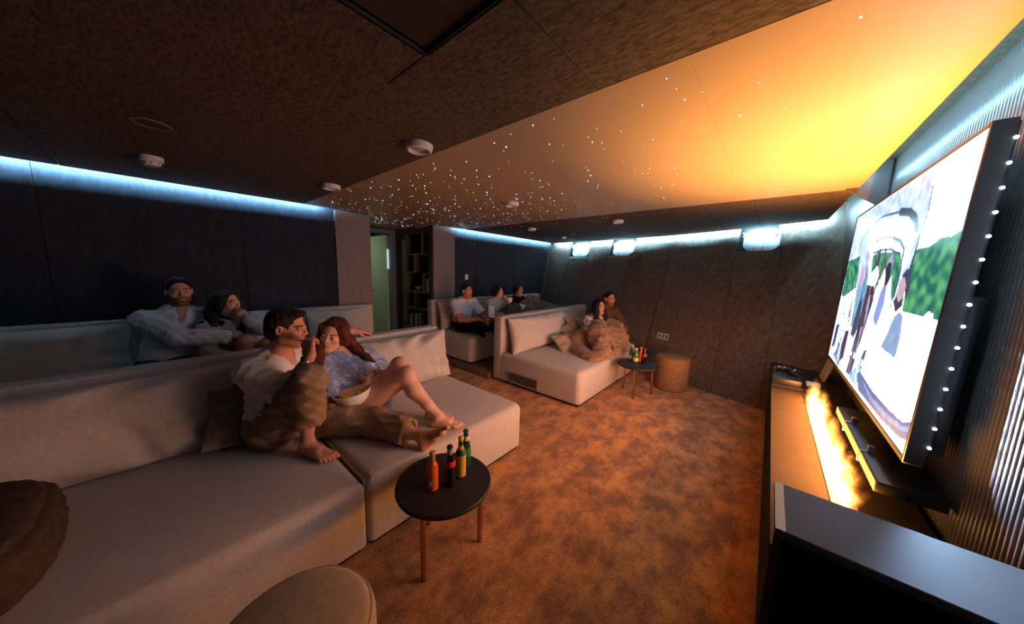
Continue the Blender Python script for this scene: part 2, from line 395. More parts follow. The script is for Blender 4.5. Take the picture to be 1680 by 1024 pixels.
led('cove_light', 'long icy blue strip light above the dark wall behind the left sofas', [(XW+.012,YN+.05),(XW+.012,1.36)], (1,0))
led('cove_light', 'icy blue strip light above the dark wall behind the three people in a row', [(XW+.012,3.47),(XW+.012,6.40)], (1,0))
led('cove_light', 'curving icy blue strip light above the wall with the oval windows', [(x, hull(x,1.0)[1]-.075) for x in np.linspace(XE-.02, XW+.1, 12)], (-.25,-.97))
led('cove_light', 'bright blue strip light above the ribbed wall with the television', [(XE+.02,.2),(XE+.02,3.50)], (-1,0), z=ZC+.06, lm=M_led2)
led('cove_light', 'short blue strip light in the cove beyond the triangular fin', [(XE+.02,3.58),(XE+.02,5.1)], (-1,0), z=ZC+.06, lm=M_led2)
# triangular fin closing the cove
fin = obj('trim_1', xf(([(.36,-.012,ZC-.004),(.36,.012,ZC-.004),(.575,-.012,1.975),(.575,.012,1.975),(.575,-.012,ZT),(.575,.012,ZT),(XE,-.012,ZT),(XE,.012,ZT),(XE,-.012,ZC),(XE,.012,ZC)],
     [[0,2,4,6,8],[1,9,7,5,3],[0,1,3,2],[2,3,5,4],[4,5,7,6],[6,7,9,8],[8,9,1,0]]), Matrix.Translation((0,3.54,0))), M_flute, smooth=False); tag(fin, kind='structure')

# ------------------------------------------------------------------ passage door, lobby, shelf
d1 = thing('door_1', (-5.45, 2.55, 0), kind='structure')
obj('frame', join(box(-5.47,-5.385,2.84,2.93,0,2.13,.004,1), box(-5.47,-5.385,2.22,2.30,0,2.13,.004,1), box(-5.47,-5.385,2.30,2.84,2.05,2.13,.004,1)), M_frame, d1)
lf = obj('leaf', box(-6.22,-5.50,2.80,2.84,0.01,2.04,.004,1), M_doorgreen, d1)
for z in (1.17, 1.05): obj('handle', join(lathe([(.028,0),(.028,.01)],(0,0,0),12)), M_steel, lf, loc=(0,0,0)).location = Vector((-6.12,2.795,z))-wpos(lf)
obj('lever', tube([(-6.12,2.80,1.05),(-6.12,2.76,1.05),(-6.02,2.755,1.05)], .009, 8), M_steel, lf)
obj('hinge_gap_glow', box(-5.49,-5.47,2.812,2.838,1.42,1.78), emat('slit_glow', lin((190,225,235)), .45), d1)  # glowing strip stands in for light coming through the hinge gap
lb = obj('wall_lobby', join(box(-7.1,-7.0,1.4,3.4,0,2.4), box(-7.1,-5.5,3.3,3.4,0,2.4), box(-7.1,-5.5,1.4,1.5,0,2.4), box(-7.1,-5.5,1.4,3.4,2.3,2.4), box(-7.1,-5.5,1.4,3.4,-.06,0)), mat('lobby_paint', lin((120,128,112)), .7)); tag(lb, kind='structure')
ld = bpy.data.lights.new('lobby_lamp', 'AREA'); ld.energy = 3.0; ld.color = (.86,1,.8); ld.size = .3
lo = bpy.data.objects.new('lobby_lamp', ld); COL.objects.link(lo); lo.location = (-6.1,2.0,2.25)

sh = thing('shelf_unit', (-4.85, 3.13, 0), 'tall dark open shelf unit with staggered compartments beside the green door', 'shelf')
Y0, Y1 = 2.99, 3.27
obj('side_panel', box(-5.40,-5.14,Y0,Y1,0,ZC-.01), M_shelf, sh)
obj('side_panel', box(-4.34,-4.32,Y0,Y1,0,ZC-.01), M_shelf, sh)
obj('back_panel', box(-5.14,-4.34,Y1,Y1+.02,0,ZC-.01), M_shelf, sh)
obj('header', box(-5.14,-4.34,Y0,Y1,2.03,ZC-.01), M_shelf, sh)
for x0, x1, z in ((-5.14,-4.34,1.70),(-5.14,-4.86,1.385),(-4.60,-4.34,1.36),(-5.14,-4.34,1.035),(-5.14,-4.34,.73),(-5.14,-4.34,.38)):
    obj('board', box(x0,x1,Y0,Y1,z-.022,z,.001,1), M_shelf, sh)
for x, z0, z1 in ((-4.63,1.70,2.03),(-4.87,1.385,1.68),(-4.59,1.035,1.34),(-4.86,.73,1.013),(-4.60,.38,.71)):
    obj('divider', box(x-.011,x+.011,Y0,Y1,z0,z1,.001,1), M_shelf, sh)
M_cer = mat('ceramic', lin((190,180,165)), .4); M_cer2 = mat('ceramic_dark', lin((120,110,98)), .5)
def lt(name, prof, c, m, label, cat, group=None, n=20):
    o = obj(name, lathe(prof, c, n), m); return tag(o, label, cat, group)
lt('figurine', [(.022,0),(.026,.02),(.016,.06),(.02,.09),(.012,.12),(.014,.14),(.004,.155)], (-4.69,3.08,1.70), M_cer, 'small pale figurine on the top shelf board', 'figurine')
lt('round_vase', [(.03,0),(.06,.03),(.078,.08),(.066,.13),(.034,.155),(.036,.165)], (-4.42,3.08,1.36), M_cer2, 'round vase on the right half shelf of the shelf unit', 'vase')
lt('shelf_bowl', [(.04,0),(.05,.008),(.10,.05),(.125,.085),(.12,.085),(.08,.04)], (-4.83,3.10,1.035), M_cer, 'wide pale bowl on the middle shelf board', 'bowl')
lt('globe_vase', [(.03,0),(.055,.03),(.065,.065),(.05,.1),(.025,.115),(.028,.125)], (-4.50,3.10,.73), M_cer2, 'small globe vase on the lower shelf board', 'vase')
lt('bud_vase', [(.025,0),(.032,.04),(.014,.09),(.016,.12)], (-4.98,3.08,1.385), M_cer2, 'thin bud vase on the left half shelf of the shelf unit', 'vase')
for i, (x, w, h, c) in enumerate(((-4.545,.03,.23,(205,210,220)),(-4.512,.03,.225,(196,200,212)),(-4.478,.035,.23,(188,196,208)))):
    b = obj('book', box(x,x+w-.003,3.02,3.19,1.036,1.036+h,.002,1), mat('book_a%d' % i, lin(c), .6))
    tag(b, ('leftmost','middle','rightmost')[i]+' of the three tall white books on the middle shelf board', 'book', 'tall white books')
for i in range(9):
    w = .022+.012*random.random(); x = -5.08+i*.05; h = .2+.1*random.random()
    c = random.choice(((170,165,155),(60,58,60),(90,80,72),(46,50,60),(120,112,104)))
    b = obj('book', box(x,x+w+.012,3.03,3.2,.381,.381+h,.002,1), mat('book_b%d' % i, lin((195,190,180) if i == 0 else c), .6))
    tag(b, 'pale book at the left end of the lowest book row' if i == 0 else 'book number %s from the left in the lowest row of books on the shelf unit' % ('one two three four five six seven eight nine'.split()[i]), 'book', 'books in the lowest shelf row')
sw = thing('light_switch', (XB, 3.72, 1.27), 'small white light switch on the dark wall above the man in the white T-shirt', 'switch')
obj('plate', box(XB,XB+.012,3.685,3.755,1.26,1.36,.003,2), M_white, sw); obj('rocker', box(XB+.012,XB+.018,3.70,3.74,1.285,1.335,.002,1), M_white2, sw)
# double socket on the hull wall
so = thing('wall_socket', hull(-1.18,.24), 'pale triple power socket on the sloping wall above the brown pouf', 'socket')
def hq(x0,x1,v0,v1,o0,o1): return hexa([hull(x0,v0,o0),hull(x1,v0,o0),hull(x1,v0,o1),hull(x0,v0,o1),hull(x0,v1,o0),hull(x1,v1,o0),hull(x1,v1,o1),hull(x0,v1,o1)])
obj('plate', hq(-1.27,-1.09,.222,.262,0.0,.010), M_ivory, so)
for i in range(3): obj('outlet', hq(-1.255+i*.058,-1.215+i*.058,.229,.255,.010,.013), mat('outlet_grey', lin((120,116,112)), .5), so)

# ------------------------------------------------------------------ ceiling fittings
def rlamp(x, y, r, label):
    t = thing('ceiling_speaker', (x,y,ZC), label, 'ceiling speaker', 'round white ceiling fittings')
    obj('ring', lathe([(r,0),(r*1.0,-.008),(r*.93,-.030),(r*.80,-.036),(r*.72,-.030),(r*.70,-.014)], (x,y,ZC), 32, cap=False), M_ivory, t)
    obj('grille', lathe([(r*.71,-.012),(r*.6,-.018),(r*.3,-.021),(.002,-.022)], (x,y,ZC), 32), mat('grille_cloth', lin((190,172,160)), .7, bump=.5, bs=900), t)
rlamp(-1.62, 1.04, .078, 'large round white ceiling fitting nearest the orange-lit ceiling, above the front sofa')
rlamp(-3.03, 1.06, .075, 'round white ceiling fitting near the right end of the left wall strip light')
rlamp(-2.15, 2.47, .075, 'round white ceiling fitting amid the ceiling stars above the aisle')
rlamp(-1.64, 4.05, .075, 'round white ceiling fitting above the far front sofa')
rlamp(-3.09, 4.08, .07, 'round white ceiling fitting above the rear sofa of three people')
def spot(x, y, r, label):
    t = thing('recessed_downlight', (x,y,ZC), label, 'downlight', 'flush unlit downlights')
    obj('trim_ring', lathe([(r,0),(r,-.003),(r*.86,-.005),(r*.80,-.002)], (x,y,ZC), 28, cap=False), mat('downlight_trim', lin((120,112,108)), .6) if r > .05 else M_steel, t)
    obj('lens', lathe([(r*.82,-.0015),(.002,-.0012)], (x,y,ZC), 28), mat('dim_lens', lin((70,62,60)), .6), t)
spot(-2.52, .045, .075, 'flush unlit round downlight in the dark ceiling left of the smoke detector')
spot(-3.62, .06, .055, 'thin flush downlight by the left wall strip light')
spot(-2.88, 5.05, .05, 'small flush downlight near the first oval window')
spot(-1.08, 4.75, .05, 'small flush downlight in front of the third oval window')
def smoke(x, y, label, s=1.0):
    t = thing('smoke_detector', (x,y,ZC), label, 'smoke detector', 'smoke detectors')
    obj('base', lathe([(.058*s,0),(.058*s,-.03*s),(.050*s,-.036*s)], (x,y,ZC), 24), M_white, t)
    obj('sensor_cage', lathe([(.044*s,-.036*s),(.043*s,-.05*s),(.036*s,-.058*s)], (x,y,ZC), 24), M_white, t)
    for i in range(8):
        a = i*math.pi/4; obj('vent_slot', box(-.005*s,.005*s,-.002,.002,-.05*s,-.04*s), M_black, t, loc=(0,0,0)).location = (.044*s*math.cos(a), .044*s*math.sin(a), 0)
smoke(-3.30, .04, 'white smoke detector on the dark ceiling above the smiling man')
smoke(-3.24, 5.35, 'small white smoke detector near the far corner of the two strip lights', .8)
cn = thing('security_camera', (XB+.12,6.36,ZC), 'small dark corner camera where the two strip lights meet', 'camera')
obj('bracket', box(XB+.10,XB+.14,6.34,6.38,ZC-.02,ZC), M_black, cn); obj('lens_ball', lathe([(.006,-.058),(.022,-.05),(.03,-.035),(.024,-.02),(.01,-.014)], (XB+.12,6.36,ZC), 14), M_black, cn)

# ------------------------------------------------------------------ media console, fire, cabinet
mc = thing('media_console', (.35,2.8,0), 'long low media console with a fire slot under the television', 'console')
obj('body', box(.115,.565,1.33,4.0,.05,.49,.003,1), M_console, mc)
obj('plinth', box(.14,.56,1.34,3.98,0,.05), M_black, mc)
for i in range(4):
    a = 1.345+i*.664; obj('drawer_front', box(.100,.117,a,a+.656,.07,.485,.002,1), M_console, mc)
SX0, SX1, SY0, SY1 = .29, .375, 1.70, 3.34
obj('top_board', join(prism([(.095,1.325),(SX0,1.325),(SX0,4.34),(.095,4.40)],.49,.52,.002,1), prism([(SX1,1.325),(.565,1.325),(.565,4.24),(SX1,4.30)],.49,.52,.002,1), box(SX0,SX1,1.325,SY0,.49,.52), box(SX0,SX1,SY1,4.30,.49,.52)), M_console, mc)
fp = thing('vapour_fireplace', ((SX0+SX1)/2,(SY0+SY1)/2,.49), 'linear fire with bright orange flames burning in the console slot', 'fireplace')
obj('tray', join(box(SX0+.002,SX1-.002,SY0+.002,SY1-.002,.491,.500), box(SX0+.002,SX0+.008,SY0,SY1,.5,.522), box(SX1-.008,SX1-.002,SY0,SY1,.5,.522)), M_black, fp)
# flame body: emission volume rising from the slot
fv = obj('flame', box(.265,.395,SY0-.03,SY1+.05,.505,.74), None, fp, smooth=False)
fmat = bpy.data.materials.new('flame_volume'); fmat.use_nodes = True; nt = fmat.node_tree; nt.nodes.clear(); fv.data.materials.append(fmat)
L = nt.links; N = nt.nodes
geo = N.new('ShaderNodeNewGeometry'); sep = N.new('ShaderNodeSeparateXYZ'); L.new(geo.outputs['Position'], sep.inputs[0])
def mth(op, a, b=None, c=None, clamp=False):
    n = N.new('ShaderNodeMath'); n.operation = op; n.use_clamp = clamp
    for i, v in enumerate((a, b, c)):
        if v is None: continue
        if isinstance(v, (int, float)): n.inputs[i].default_value = v
        else: L.new(v, n.inputs[i])
    return n.outputs[0]
def tex(scale, stretch, dist, detail=5):
    mp = N.new('ShaderNodeMapping'); mp.inputs['Scale'].default_value = stretch; L.new(geo.outputs['Position'], mp.inputs[0])
    n = N.new('ShaderNodeTexNoise'); n.inputs['Scale'].default_value = scale; n.inputs['Detail'].default_value = detail; n.inputs['Distortion'].default_value = dist
    L.new(mp.outputs[0], n.inputs['Vector']); return n.outputs['Fac']
hz = mth('DIVIDE', mth('SUBTRACT', sep.outputs['Z'], .515), .24)                      # 0..1 height
drift = mth('MULTIPLY', hz, .03)
xr = mth('ABSOLUTE', mth('SUBTRACT', mth('SUBTRACT', sep.outputs['X'], .330), drift))
wid = mth('ADD', .024, mth('MULTIPLY', hz, .06))
xn = mth('DIVIDE', xr, wid)
n1 = tex(11, (1,1,.55), 1.2); n2 = tex(34, (1,1,.6), .8, 4)
yend = mth('MULTIPLY', mth('SMOOTH_MIN', mth('MULTIPLY', mth('SUBTRACT', sep.outputs['Y'], SY0-.02), 8), mth('MULTIPLY', mth('SUBTRACT', SY1+.03, sep.outputs['Y']), 6), .1), 1, clamp=True)
v = mth('ADD', mth('MULTIPLY', n1, 2.4), mth('MULTIPLY', n2, .9))
v = mth('SUBTRACT', v, mth('MULTIPLY', hz, 1.55)); v = mth('SUBTRACT', v, mth('MULTIPLY', xn, .75)); v = mth('SUBTRACT', v, .62)
v = mth('MULTIPLY', mth('MAXIMUM', v, 0.0), yend)
v2 = mth('POWER', v, 2.0)
em = N.new('ShaderNodeEmission'); rp = N.new('ShaderNodeValToRGB')
rp.color_ramp.elements[0].color = (1,.22,.012,1); rp.color_ramp.elements[1].color = (1,.52,.13,1); rp.color_ramp.elements[1].position = .8
L.new(v, rp.inputs[0]); L.new(rp.outputs[0], em.inputs[0]); L.new(mth('MULTIPLY', v2, FLAME_E), em.inputs[1])
out = N.new('ShaderNodeOutputMaterial'); L.new(em.outputs[0], out.inputs['Volume'])
# the lamp in the slot throws its light upwards
al = bpy.data.lights.new('fire_lamp', 'AREA'); al.shape = 'RECTANGLE'; al.size = .055; al.size_y = SY1-SY0-.06; al.energy = FIRE_W; al.color = (1.0,.42,.05); al.spread = math.radians(88)
ao = bpy.data.objects.new('fire_lamp', al); COL.objects.link(ao); ao.location = ((SX0+SX1)/2,(SY0+SY1)/2,.503); ao.rotation_euler = (math.pi,0,0); ao.parent = None

# the upright sheet of flame lights the room
al2 = bpy.data.lights.new('flame_lamp', 'AREA'); al2.shape = 'RECTANGLE'; al2.size = SY1-SY0-.1; al2.size_y = .17; al2.energy = FIRE_SIDE_W; al2.color = (1.0,.36,.09)
ao2 = bpy.data.objects.new('flame_lamp', al2); COL.objects.link(ao2); ao2.location = (.325,(SY0+SY1)/2,.625); ao2.rotation_euler = Vector((-1,0,-.45)).to_track_quat('-Z','Y').to_euler()

cb = thing('speaker_cabinet', (.34,1.185,0), 'tall black cabinet with a grey top at the near end of the console', 'cabinet')
obj('body', box(.10,XR-.014,1.075,1.305,.0,.735,.002,1), M_blackcloth, cb)
obj('top', box(.083,XR-.014,1.06,1.318,.735,.76,.003,1), M_boxtop, cb)
obj('end_strip', box(.083,.105,1.0605,1.3175,.7605,.7615), mat('edge_strip', lin((160,140,112)), .4), cb)

# things on the far end of the console
rc = thing('av_receiver', (.2,3.66,.52), 'flat dark receiver box at the far end of the console', 'receiver')
obj('case', box(.098,.288,3.43,3.85,.524,.592,.004,2), M_black, rc); obj('front_lip', box(.098,.30,3.40,3.432,.5215,.545,.002,1), M_black, rc)
def gamepad(x, y, rz, label):
    t = thing('game_controller', (x,y,.592), label, 'controller', 'game controllers'); c, s = math.cos(rz), math.sin(rz)
    def R(p): return (x+p[0]*c-p[1]*s, y+p[0]*s+p[1]*c, p[2]+.592)
    obj('grip_body', join(tube([R((-.07,-.04,.014)),R((-.055,0,.022)),R((-.02,.02,.024)),R((.02,.02,.024)),R((.055,0,.022)),R((.07,-.04,.014))],[.012,.02,.02,.02,.02,.012],10)), M_black, t)
    for q in (-.022,.022): obj('thumb_stick', lathe([(.007,0),(.006,.01),(.009,.013)], R((q,.0,.036)), 10), M_steel, t)
gamepad(.16,3.72,.4,'dark game controller on the left of the receiver box'); gamepad(.245,3.66,1.3,'dark game controller on the right of the receiver box')
wbk = obj('white_reflection', xf(box(-.012,.012,-.10,.10,0,.20,.003,1), frame((.46,3.98,.522),(.96,0,-.2),(.2,.97,0))), mat('reflection', lin((214,196,170)), .6)); tag(wbk, 'pale thin slab imitating reflections on the wall behind the flames', 'reflection')  # pale slab added to imitate reflections on the wall
wb2 = obj('white_adapter', box(.33,.42,3.62,3.70,.521,.548,.004,2), M_white2); tag(wb2, 'small white adapter on the console right of the receiver', 'adapter')

# ------------------------------------------------------------------ television with bias light
TVc = Vector((.46,2.745,1.371)); TW, TH = 2.003, 1.175; ln = math.radians(1.444)
Mtv = Matrix(((math.cos(ln),0,math.sin(ln),TVc.x),(0,1,0,TVc.y),(-math.sin(ln),0,math.cos(ln),TVc.z),(0,0,0,1)))   # local x to wall, y along, z up
tv = thing('television', (TVc.x,TVc.y,TVc.z-TH/2), 'huge flat television showing people on a boat under a green hill', 'television')
def tvo(name, VF, m, par=None, **k): return obj(name, xf(VF, Mtv), m, par or tv, **k)
bz = .014
tvo('bezel', join(box(-.004,.045,-TW/2,-TW/2+bz,-TH/2,TH/2,.002,1), box(-.004,.045,TW/2-bz,TW/2,-TH/2,TH/2,.002,1), box(-.004,.045,-TW/2+bz,TW/2-bz,TH/2-bz,TH/2,.002,1), box(-.004,.045,-TW/2+bz,TW/2-bz,-TH/2,-TH/2+bz*1.6,.002,1)), mat('tv_bezel', lin((40,32,28)), .35), )
tvo('back_shell', box(.012,.052,-TW/2+.006,TW/2-.006,-TH/2+.006,TH/2-.006,.006,2), M_black)
tvo('back_housing', box(.052,.10,-TW/2+.06,TW/2-.06,-TH/2+.03,TH/2-.55,.012,2), M_black)
# picture
POLY = [
((184,190,226),[(0.0,.56),(.0,1.0),(.60,1.0),(0.779,0.985),(0.802,0.897),(0.804,0.792),(0.784,0.708),(0.793,0.55),(0.262,0.531),(0.128,0.802)]),
((205,218,246),[(0.3,0.708),(0.338,0.822),(0.508,0.863),(0.727,0.782),(0.753,0.643),(0.707,0.547),(0.398,0.535)]),
((232,243,253),[(0.27,0.872),(0.757,0.776),(0.764,0.711),(0.731,0.657),(0.66,0.736),(0.561,0.773),(0.42,0.779),(0.302,0.736)]),
('g',[(0.776,0.655),(0.797,0.693),(0.859,0.69),(0.914,0.715),(0.957,0.71),(1.0,0.725),(1.0,0.448),(0.921,0.449),(0.795,0.45),(0.777,0.568)]),
('g',[(0.40,0.70),(0.454,0.713),(0.679,0.693),(0.72,0.621),(0.72,0.497),(0.643,0.463),(0.543,0.541),(.44,.56)]),
('g',[(0.002,0.70),(0.207,0.72),(0.26,0.52),(0.06,0.448),(0.0,.45)]),
((126,168,190),[(0.276,0.622),(0.36,0.663),(0.429,0.537),(0.47,0.379),(0.413,0.284),(0.301,0.283),(0.274,0.494)]),
((60,80,100),[(0.353,0.43),(0.385,0.467),(0.426,0.338),(0.383,0.223),(0.327,0.245)]),
((205,165,190),[(0.29,0.646),(0.333,0.664),(0.369,0.585),(0.323,0.526),(0.268,0.553)]),
((190,180,220),[(0.292,0.692),(0.315,0.758),(0.371,0.702),(0.34,0.637)]),
((78,52,70),[(0.422,0.549),(0.494,0.582),(0.528,0.465),(0.493,0.254),(0.441,0.102),(0.389,0.118),(0.424,0.371)]),
((235,240,250),[(0.403,0.585),(0.49,0.643),(0.544,0.564),(0.489,0.539),(0.41,0.543)]),
((90,60,80),[(0.462,0.656),(0.469,0.738),(0.488,0.727),(0.504,0.63)]),
((110,80,95),[(0.544,0.663),(0.531,0.716),(0.553,0.708),(0.566,0.656),(0.53,0.54),(0.52,0.479),(0.51,0.54)]),
((190,160,190),[(0.59,0.654),(0.618,0.698),(0.642,0.645),(0.621,0.565),(0.595,0.585)]),
((240,245,252),[(0.543,0.541),(0.574,0.627),(0.615,0.543),(0.613,0.403),(0.585,0.204),(0.513,0.163),(0.547,0.377)]),
((146,158,210),[(0.582,0.514),(0.621,0.576),(0.647,0.477),(0.617,0.346),(0.566,0.38)]),
((50,45,70),[(0.587,0.613),(0.596,0.654),(0.632,0.646),(0.634,0.549),(0.603,0.543)]),
((238,244,252),[(0.631,0.544),(0.651,0.592),(0.694,0.469),(0.672,0.358),(0.647,0.431)]),
((66,66,90),[(0.737,0.591),(0.763,0.619),(0.795,0.6),(0.808,0.532),(0.801,0.493),(0.769,0.549)]),
((206,168,170),[(0.73,0.567),(0.758,0.584),(0.781,0.549),(0.783,0.498),(0.751,0.471),(0.719,0.479)]),
((72,62,84),[(0.713,0.481),(0.732,0.503),(0.756,0.481),(0.783,0.507),(0.786,0.47),(0.749,0.436)]),
((150,166,196),[(0.78,0.445),(0.806,0.435),(0.823,0.369),(0.825,0.287),(0.817,0.267),(0.702,0.274),(0.73,0.351),(0.746,0.42)]),
((240,245,253),[(0.673,0.424),(0.731,0.453),(0.748,0.416),(0.715,0.316),(0.648,0.24),(0.61,0.286)]),
((72,56,86),[(0.236,0.242),(0.297,0.256),(0.297,0.084),(0.237,0.022),(0.195,0.039)]),
((80,64,96),[(0.416,0.233),(0.47,0.264),(0.472,0.114),(0.449,0.028),(0.386,0.025)]),
((90,84,130),[(0.552,0.208),(0.583,0.234),(0.571,0.121),(0.552,0.043),(0.499,0.041)]),
((96,88,130),[(.03,.24),(.10,.26),(.09,.10),(.02,.06)]),
((150,160,215),[(0.104,0.037),(0.206,0.174),(0.258,0.03),(0.229,0)]),
((160,190,235),[(0.429,0.026),(0.543,0.141),(0.586,0.096),(0.538,0.009)]),
((225,235,245),[(0.924,0.451),(0.94,0.47),(0.964,0.466),(0.97,0.444),(0.934,0.441)]),
((112,122,164),[(0.53,0.078),(0.566,0.103),(0.708,0.081),(0.842,0.077),(0.954,0.087),(1.0,.12),(1.0,.05),(0.957,0.032),(0.843,0.016),(0.691,0.015),(0.585,0.017)]),
((150,170,205),[(0.597,0.077),(0.735,0.054),(0.865,0.06),(0.953,0.073),(1.0,.1),(1.0,.08),(0.953,0.056),(0.852,0.037),(0.72,0.034)]),
]
LINES = [((70,78,110),.006,[(0.199,0.528),(0.157,0.683),(0.163,0.797),(0.218,0.854),(0.3,0.893),(0.424,0.908),(0.595,0.884)]),
((40,44,66),.018,[(0.595,0.884),(0.679,0.858),(0.731,0.821),(0.757,0.776)]),((50,58,84),.009,[(0.789,0.741),(0.788,0.681),(0.779,0.619)]),
((70,80,110),.005,[(0.797,0.919),(0.808,0.822),(0.789,0.741)]),((60,70,100),.007,[(0.702,0.684),(0.713,0.597),(0.709,0.522),(0.702,0.452)]),
((120,128,160),.005,[(0.337,0.749),(0.391,0.781),(0.484,0.787),(0.584,0.772)]),((110,120,150),.010,[(0.585,0.769),(0.658,0.742),(0.702,0.703),(0.707,0.671)]),
((60,60,90),.005,[(0.395,0.716),(0.503,0.722),(0.589,0.715),(0.674,0.684)]),((236,240,250),.008,[(0.513,0.163),(0.526,0.086),(0.531,0.006)]),
((60,60,90),.006,[(.06,.44),(.11,.30),(.16,.18)]),((70,60,90),.010,[(.25,.44),(.22,.28),(.14,.05)]),((200,170,190),.008,[(.27,.5),(.24,.35),(.20,.2)])]
def paint(nx, ny):
    S, T = np.meshgrid(np.linspace(0,1,nx), np.linspace(0,1,ny), indexing='ij')
    img = np.zeros((nx,ny,3)); img[:] = (224,236,253)
    img[T < .45] = (218,232,250)
    rs = np.random.RandomState(5)
    gn = np.zeros_like(S)
    for k in range(60):
        a, b, p, q = rs.uniform(-160,160), rs.uniform(-120,120), rs.uniform(0,6.3), rs.uniform(.2,1)
        gn += q*np.sin(a*S+b*T+p)
    gn /= 5.0
    def inside(P):
        r = np.zeros(S.shape, bool); n = len(P)
        for i in range(n):
            (x1,y1),(x2,y2) = P[i], P[(i+1) % n]
            if y1 == y2: continue
            c = ((y1 > T) != (y2 > T)) & (S < (x2-x1)*(T-y1)/(y2-y1)+x1); r ^= c
        return r
    asp = TW/TH
    for col, P in POLY:
        m = inside(P)
        if col == 'g':
            g = np.clip(.5+gn*.5, 0, 1)[...,None]; c = np.array((24,104,92))*(1-g)+np.array((104,178,112))*g; img[m] = c[m]
        else: img[m] = np.array(col)+(gn[m]*6)[:,None]
    for col, w, P in LINES:
        for (x1,y1),(x2,y2) in zip(P[:-1], P[1:]):
            dx, dy = (x2-x1)*asp, (y2-y1); L2 = dx*dx+dy*dy
            t = np.clip((((S-x1)*asp)*dx+(T-y1)*dy)/L2, 0, 1)
            d = np.hypot((S-x1)*asp-t*dx, (T-y1)-t*dy); img[d < w] = col
    # caption line along the lower middle: word-sized white marks
    x = .315; rs2 = np.random.RandomState(3)
    for wl in (3,3,4,3,5,4):
        for q in range(wl):
            hgt = .030 if rs2.rand() < .4 else .021
            m = (S > x) & (S < x+.0105) & (T > .135) & (T < .135+hgt); img[m] = (250,252,255)
            hole = (S > x+.0035) & (S < x+.007) & (T > .141) & (T < .150); img[hole] = (150,165,205)
            x += .0145
        x += .012
    for k in range(46):   # loose foliage / clothing detail on the left part
        cx, cyy = rs.uniform(.03,.5), rs.uniform(.02,.5); w = rs.uniform(.003,.010); h = rs.uniform(.04,.13); sl = rs.uniform(-.12,.02)
        m = (np.abs(S-cx-sl*(T-cyy)) < w) & (np.abs(T-cyy) < h); c = ((92,72,104),(168,186,226),(226,232,248),(120,100,130),(60,50,76))[k % 5]
        img[m] = img[m]*.35+np.array(c)*.65
    return np.clip(img, 0, 255)
nx, ny = 420, 236
img = paint(nx, ny)
gs, gt = np.meshgrid(np.linspace(0,1,nx), np.linspace(0,1,ny), indexing='ij')
iw, ih = TW-2*bz, TH-2.6*bz
Vv = np.stack([np.full(gs.size, .0005), (.5-gs.ravel())*iw, (gt.ravel()-.5)*ih+.3*bz], 1)
Mn = np.array(Mtv); Vv = Vv@Mn[:3,:3].T+Mn[:3,3]
ii = (np.arange(nx-1)[:,None]*ny+np.arange(ny-1)[None,:]).ravel()
Fq = np.stack([ii, ii+1, ii+ny+1, ii+ny], 1)
scr = obj('screen', (Vv, Fq), None, tv, smooth=False)
c = img.reshape(-1,3)/255; cl = np.where(c <= .04045, c/12.92, ((c+.055)/1.055)**2.4)
cl = cl*(1+13.0*(cl.mean(1, keepdims=True))**6)*np.array([.84,1.0,1.14])
ca = scr.data.color_attributes.new('Col', 'FLOAT_COLOR', 'POINT'); ca.data.foreach_set('color', np.concatenate([cl, np.ones((len(cl),1))], 1).astype(np.float32).ravel())
sm = bpy.data.materials.new('tv_picture'); sm.use_nodes = True; b = sm.node_tree.nodes['Principled BSDF']; b.inputs['Base Color'].default_value = (.005,.005,.006,1); b.inputs['Roughness'].default_value = .25
a = sm.node_tree.nodes.new('ShaderNodeAttribute'); a.attribute_name = 'Col'; sm.node_tree.links.new(a.outputs['Color'], b.inputs['Emission Color']); b.inputs['Emission Strength'].default_value = TV_E
scr.data.materials.append(sm)
# bias-light diodes on the near side edge of the set
for k in range(15):
    z = TH/2-.06-k*(TH-.14)/14
    P0 = Mtv @ Vector((.046, -TW/2, z))
    V, F = lathe([(.0050,0),(.0042,.003),(.002,.005),(.0005,.0055)], (0,0,0), 10)
    V = [(P0.x+p[0], P0.y-.001-p[2], P0.z+p[1]) for p in V]
    obj('led', (V, F), emat('diode', lin((170,220,255)), 30.0), tv, loc=tuple(P0))
    li = bpy.data.lights.new('diode_lamp', 'AREA'); li.size = .012; li.energy = 1.0; li.color = (.42,.66,1.0); li.spread = math.radians(75)
    lo = bpy.data.objects.new('diode_lamp', li); COL.objects.link(lo); lo.location = P0+Vector((0.006,-.012,0)); lo.rotation_euler = (math.radians(90),0,math.radians(180)+math.radians(8))
    lo.rotation_euler = Vector((.22,-1,0)).to_track_quat('-Z','Z').to_euler()

sb = thing('soundbar', (.48,2.23,.615), 'dark soundbar hung on clamps under the television', 'soundbar')
obj('body', box(.402,.575,1.775,2.70,.622,.668,.004,2), M_black, sb)
obj('front_grille', box(.397,.402,1.778,2.697,.624,.666,.001,1), mat('grille_brown', lin((120,104,92)), .5), sb)
for yy in (2.05,2.42): obj('clamp', join(box(.392,.44,yy,yy+.014,.617,.673,.001,1), box(.42,.44,yy,yy+.02,.673,.70)), M_steel, sb)

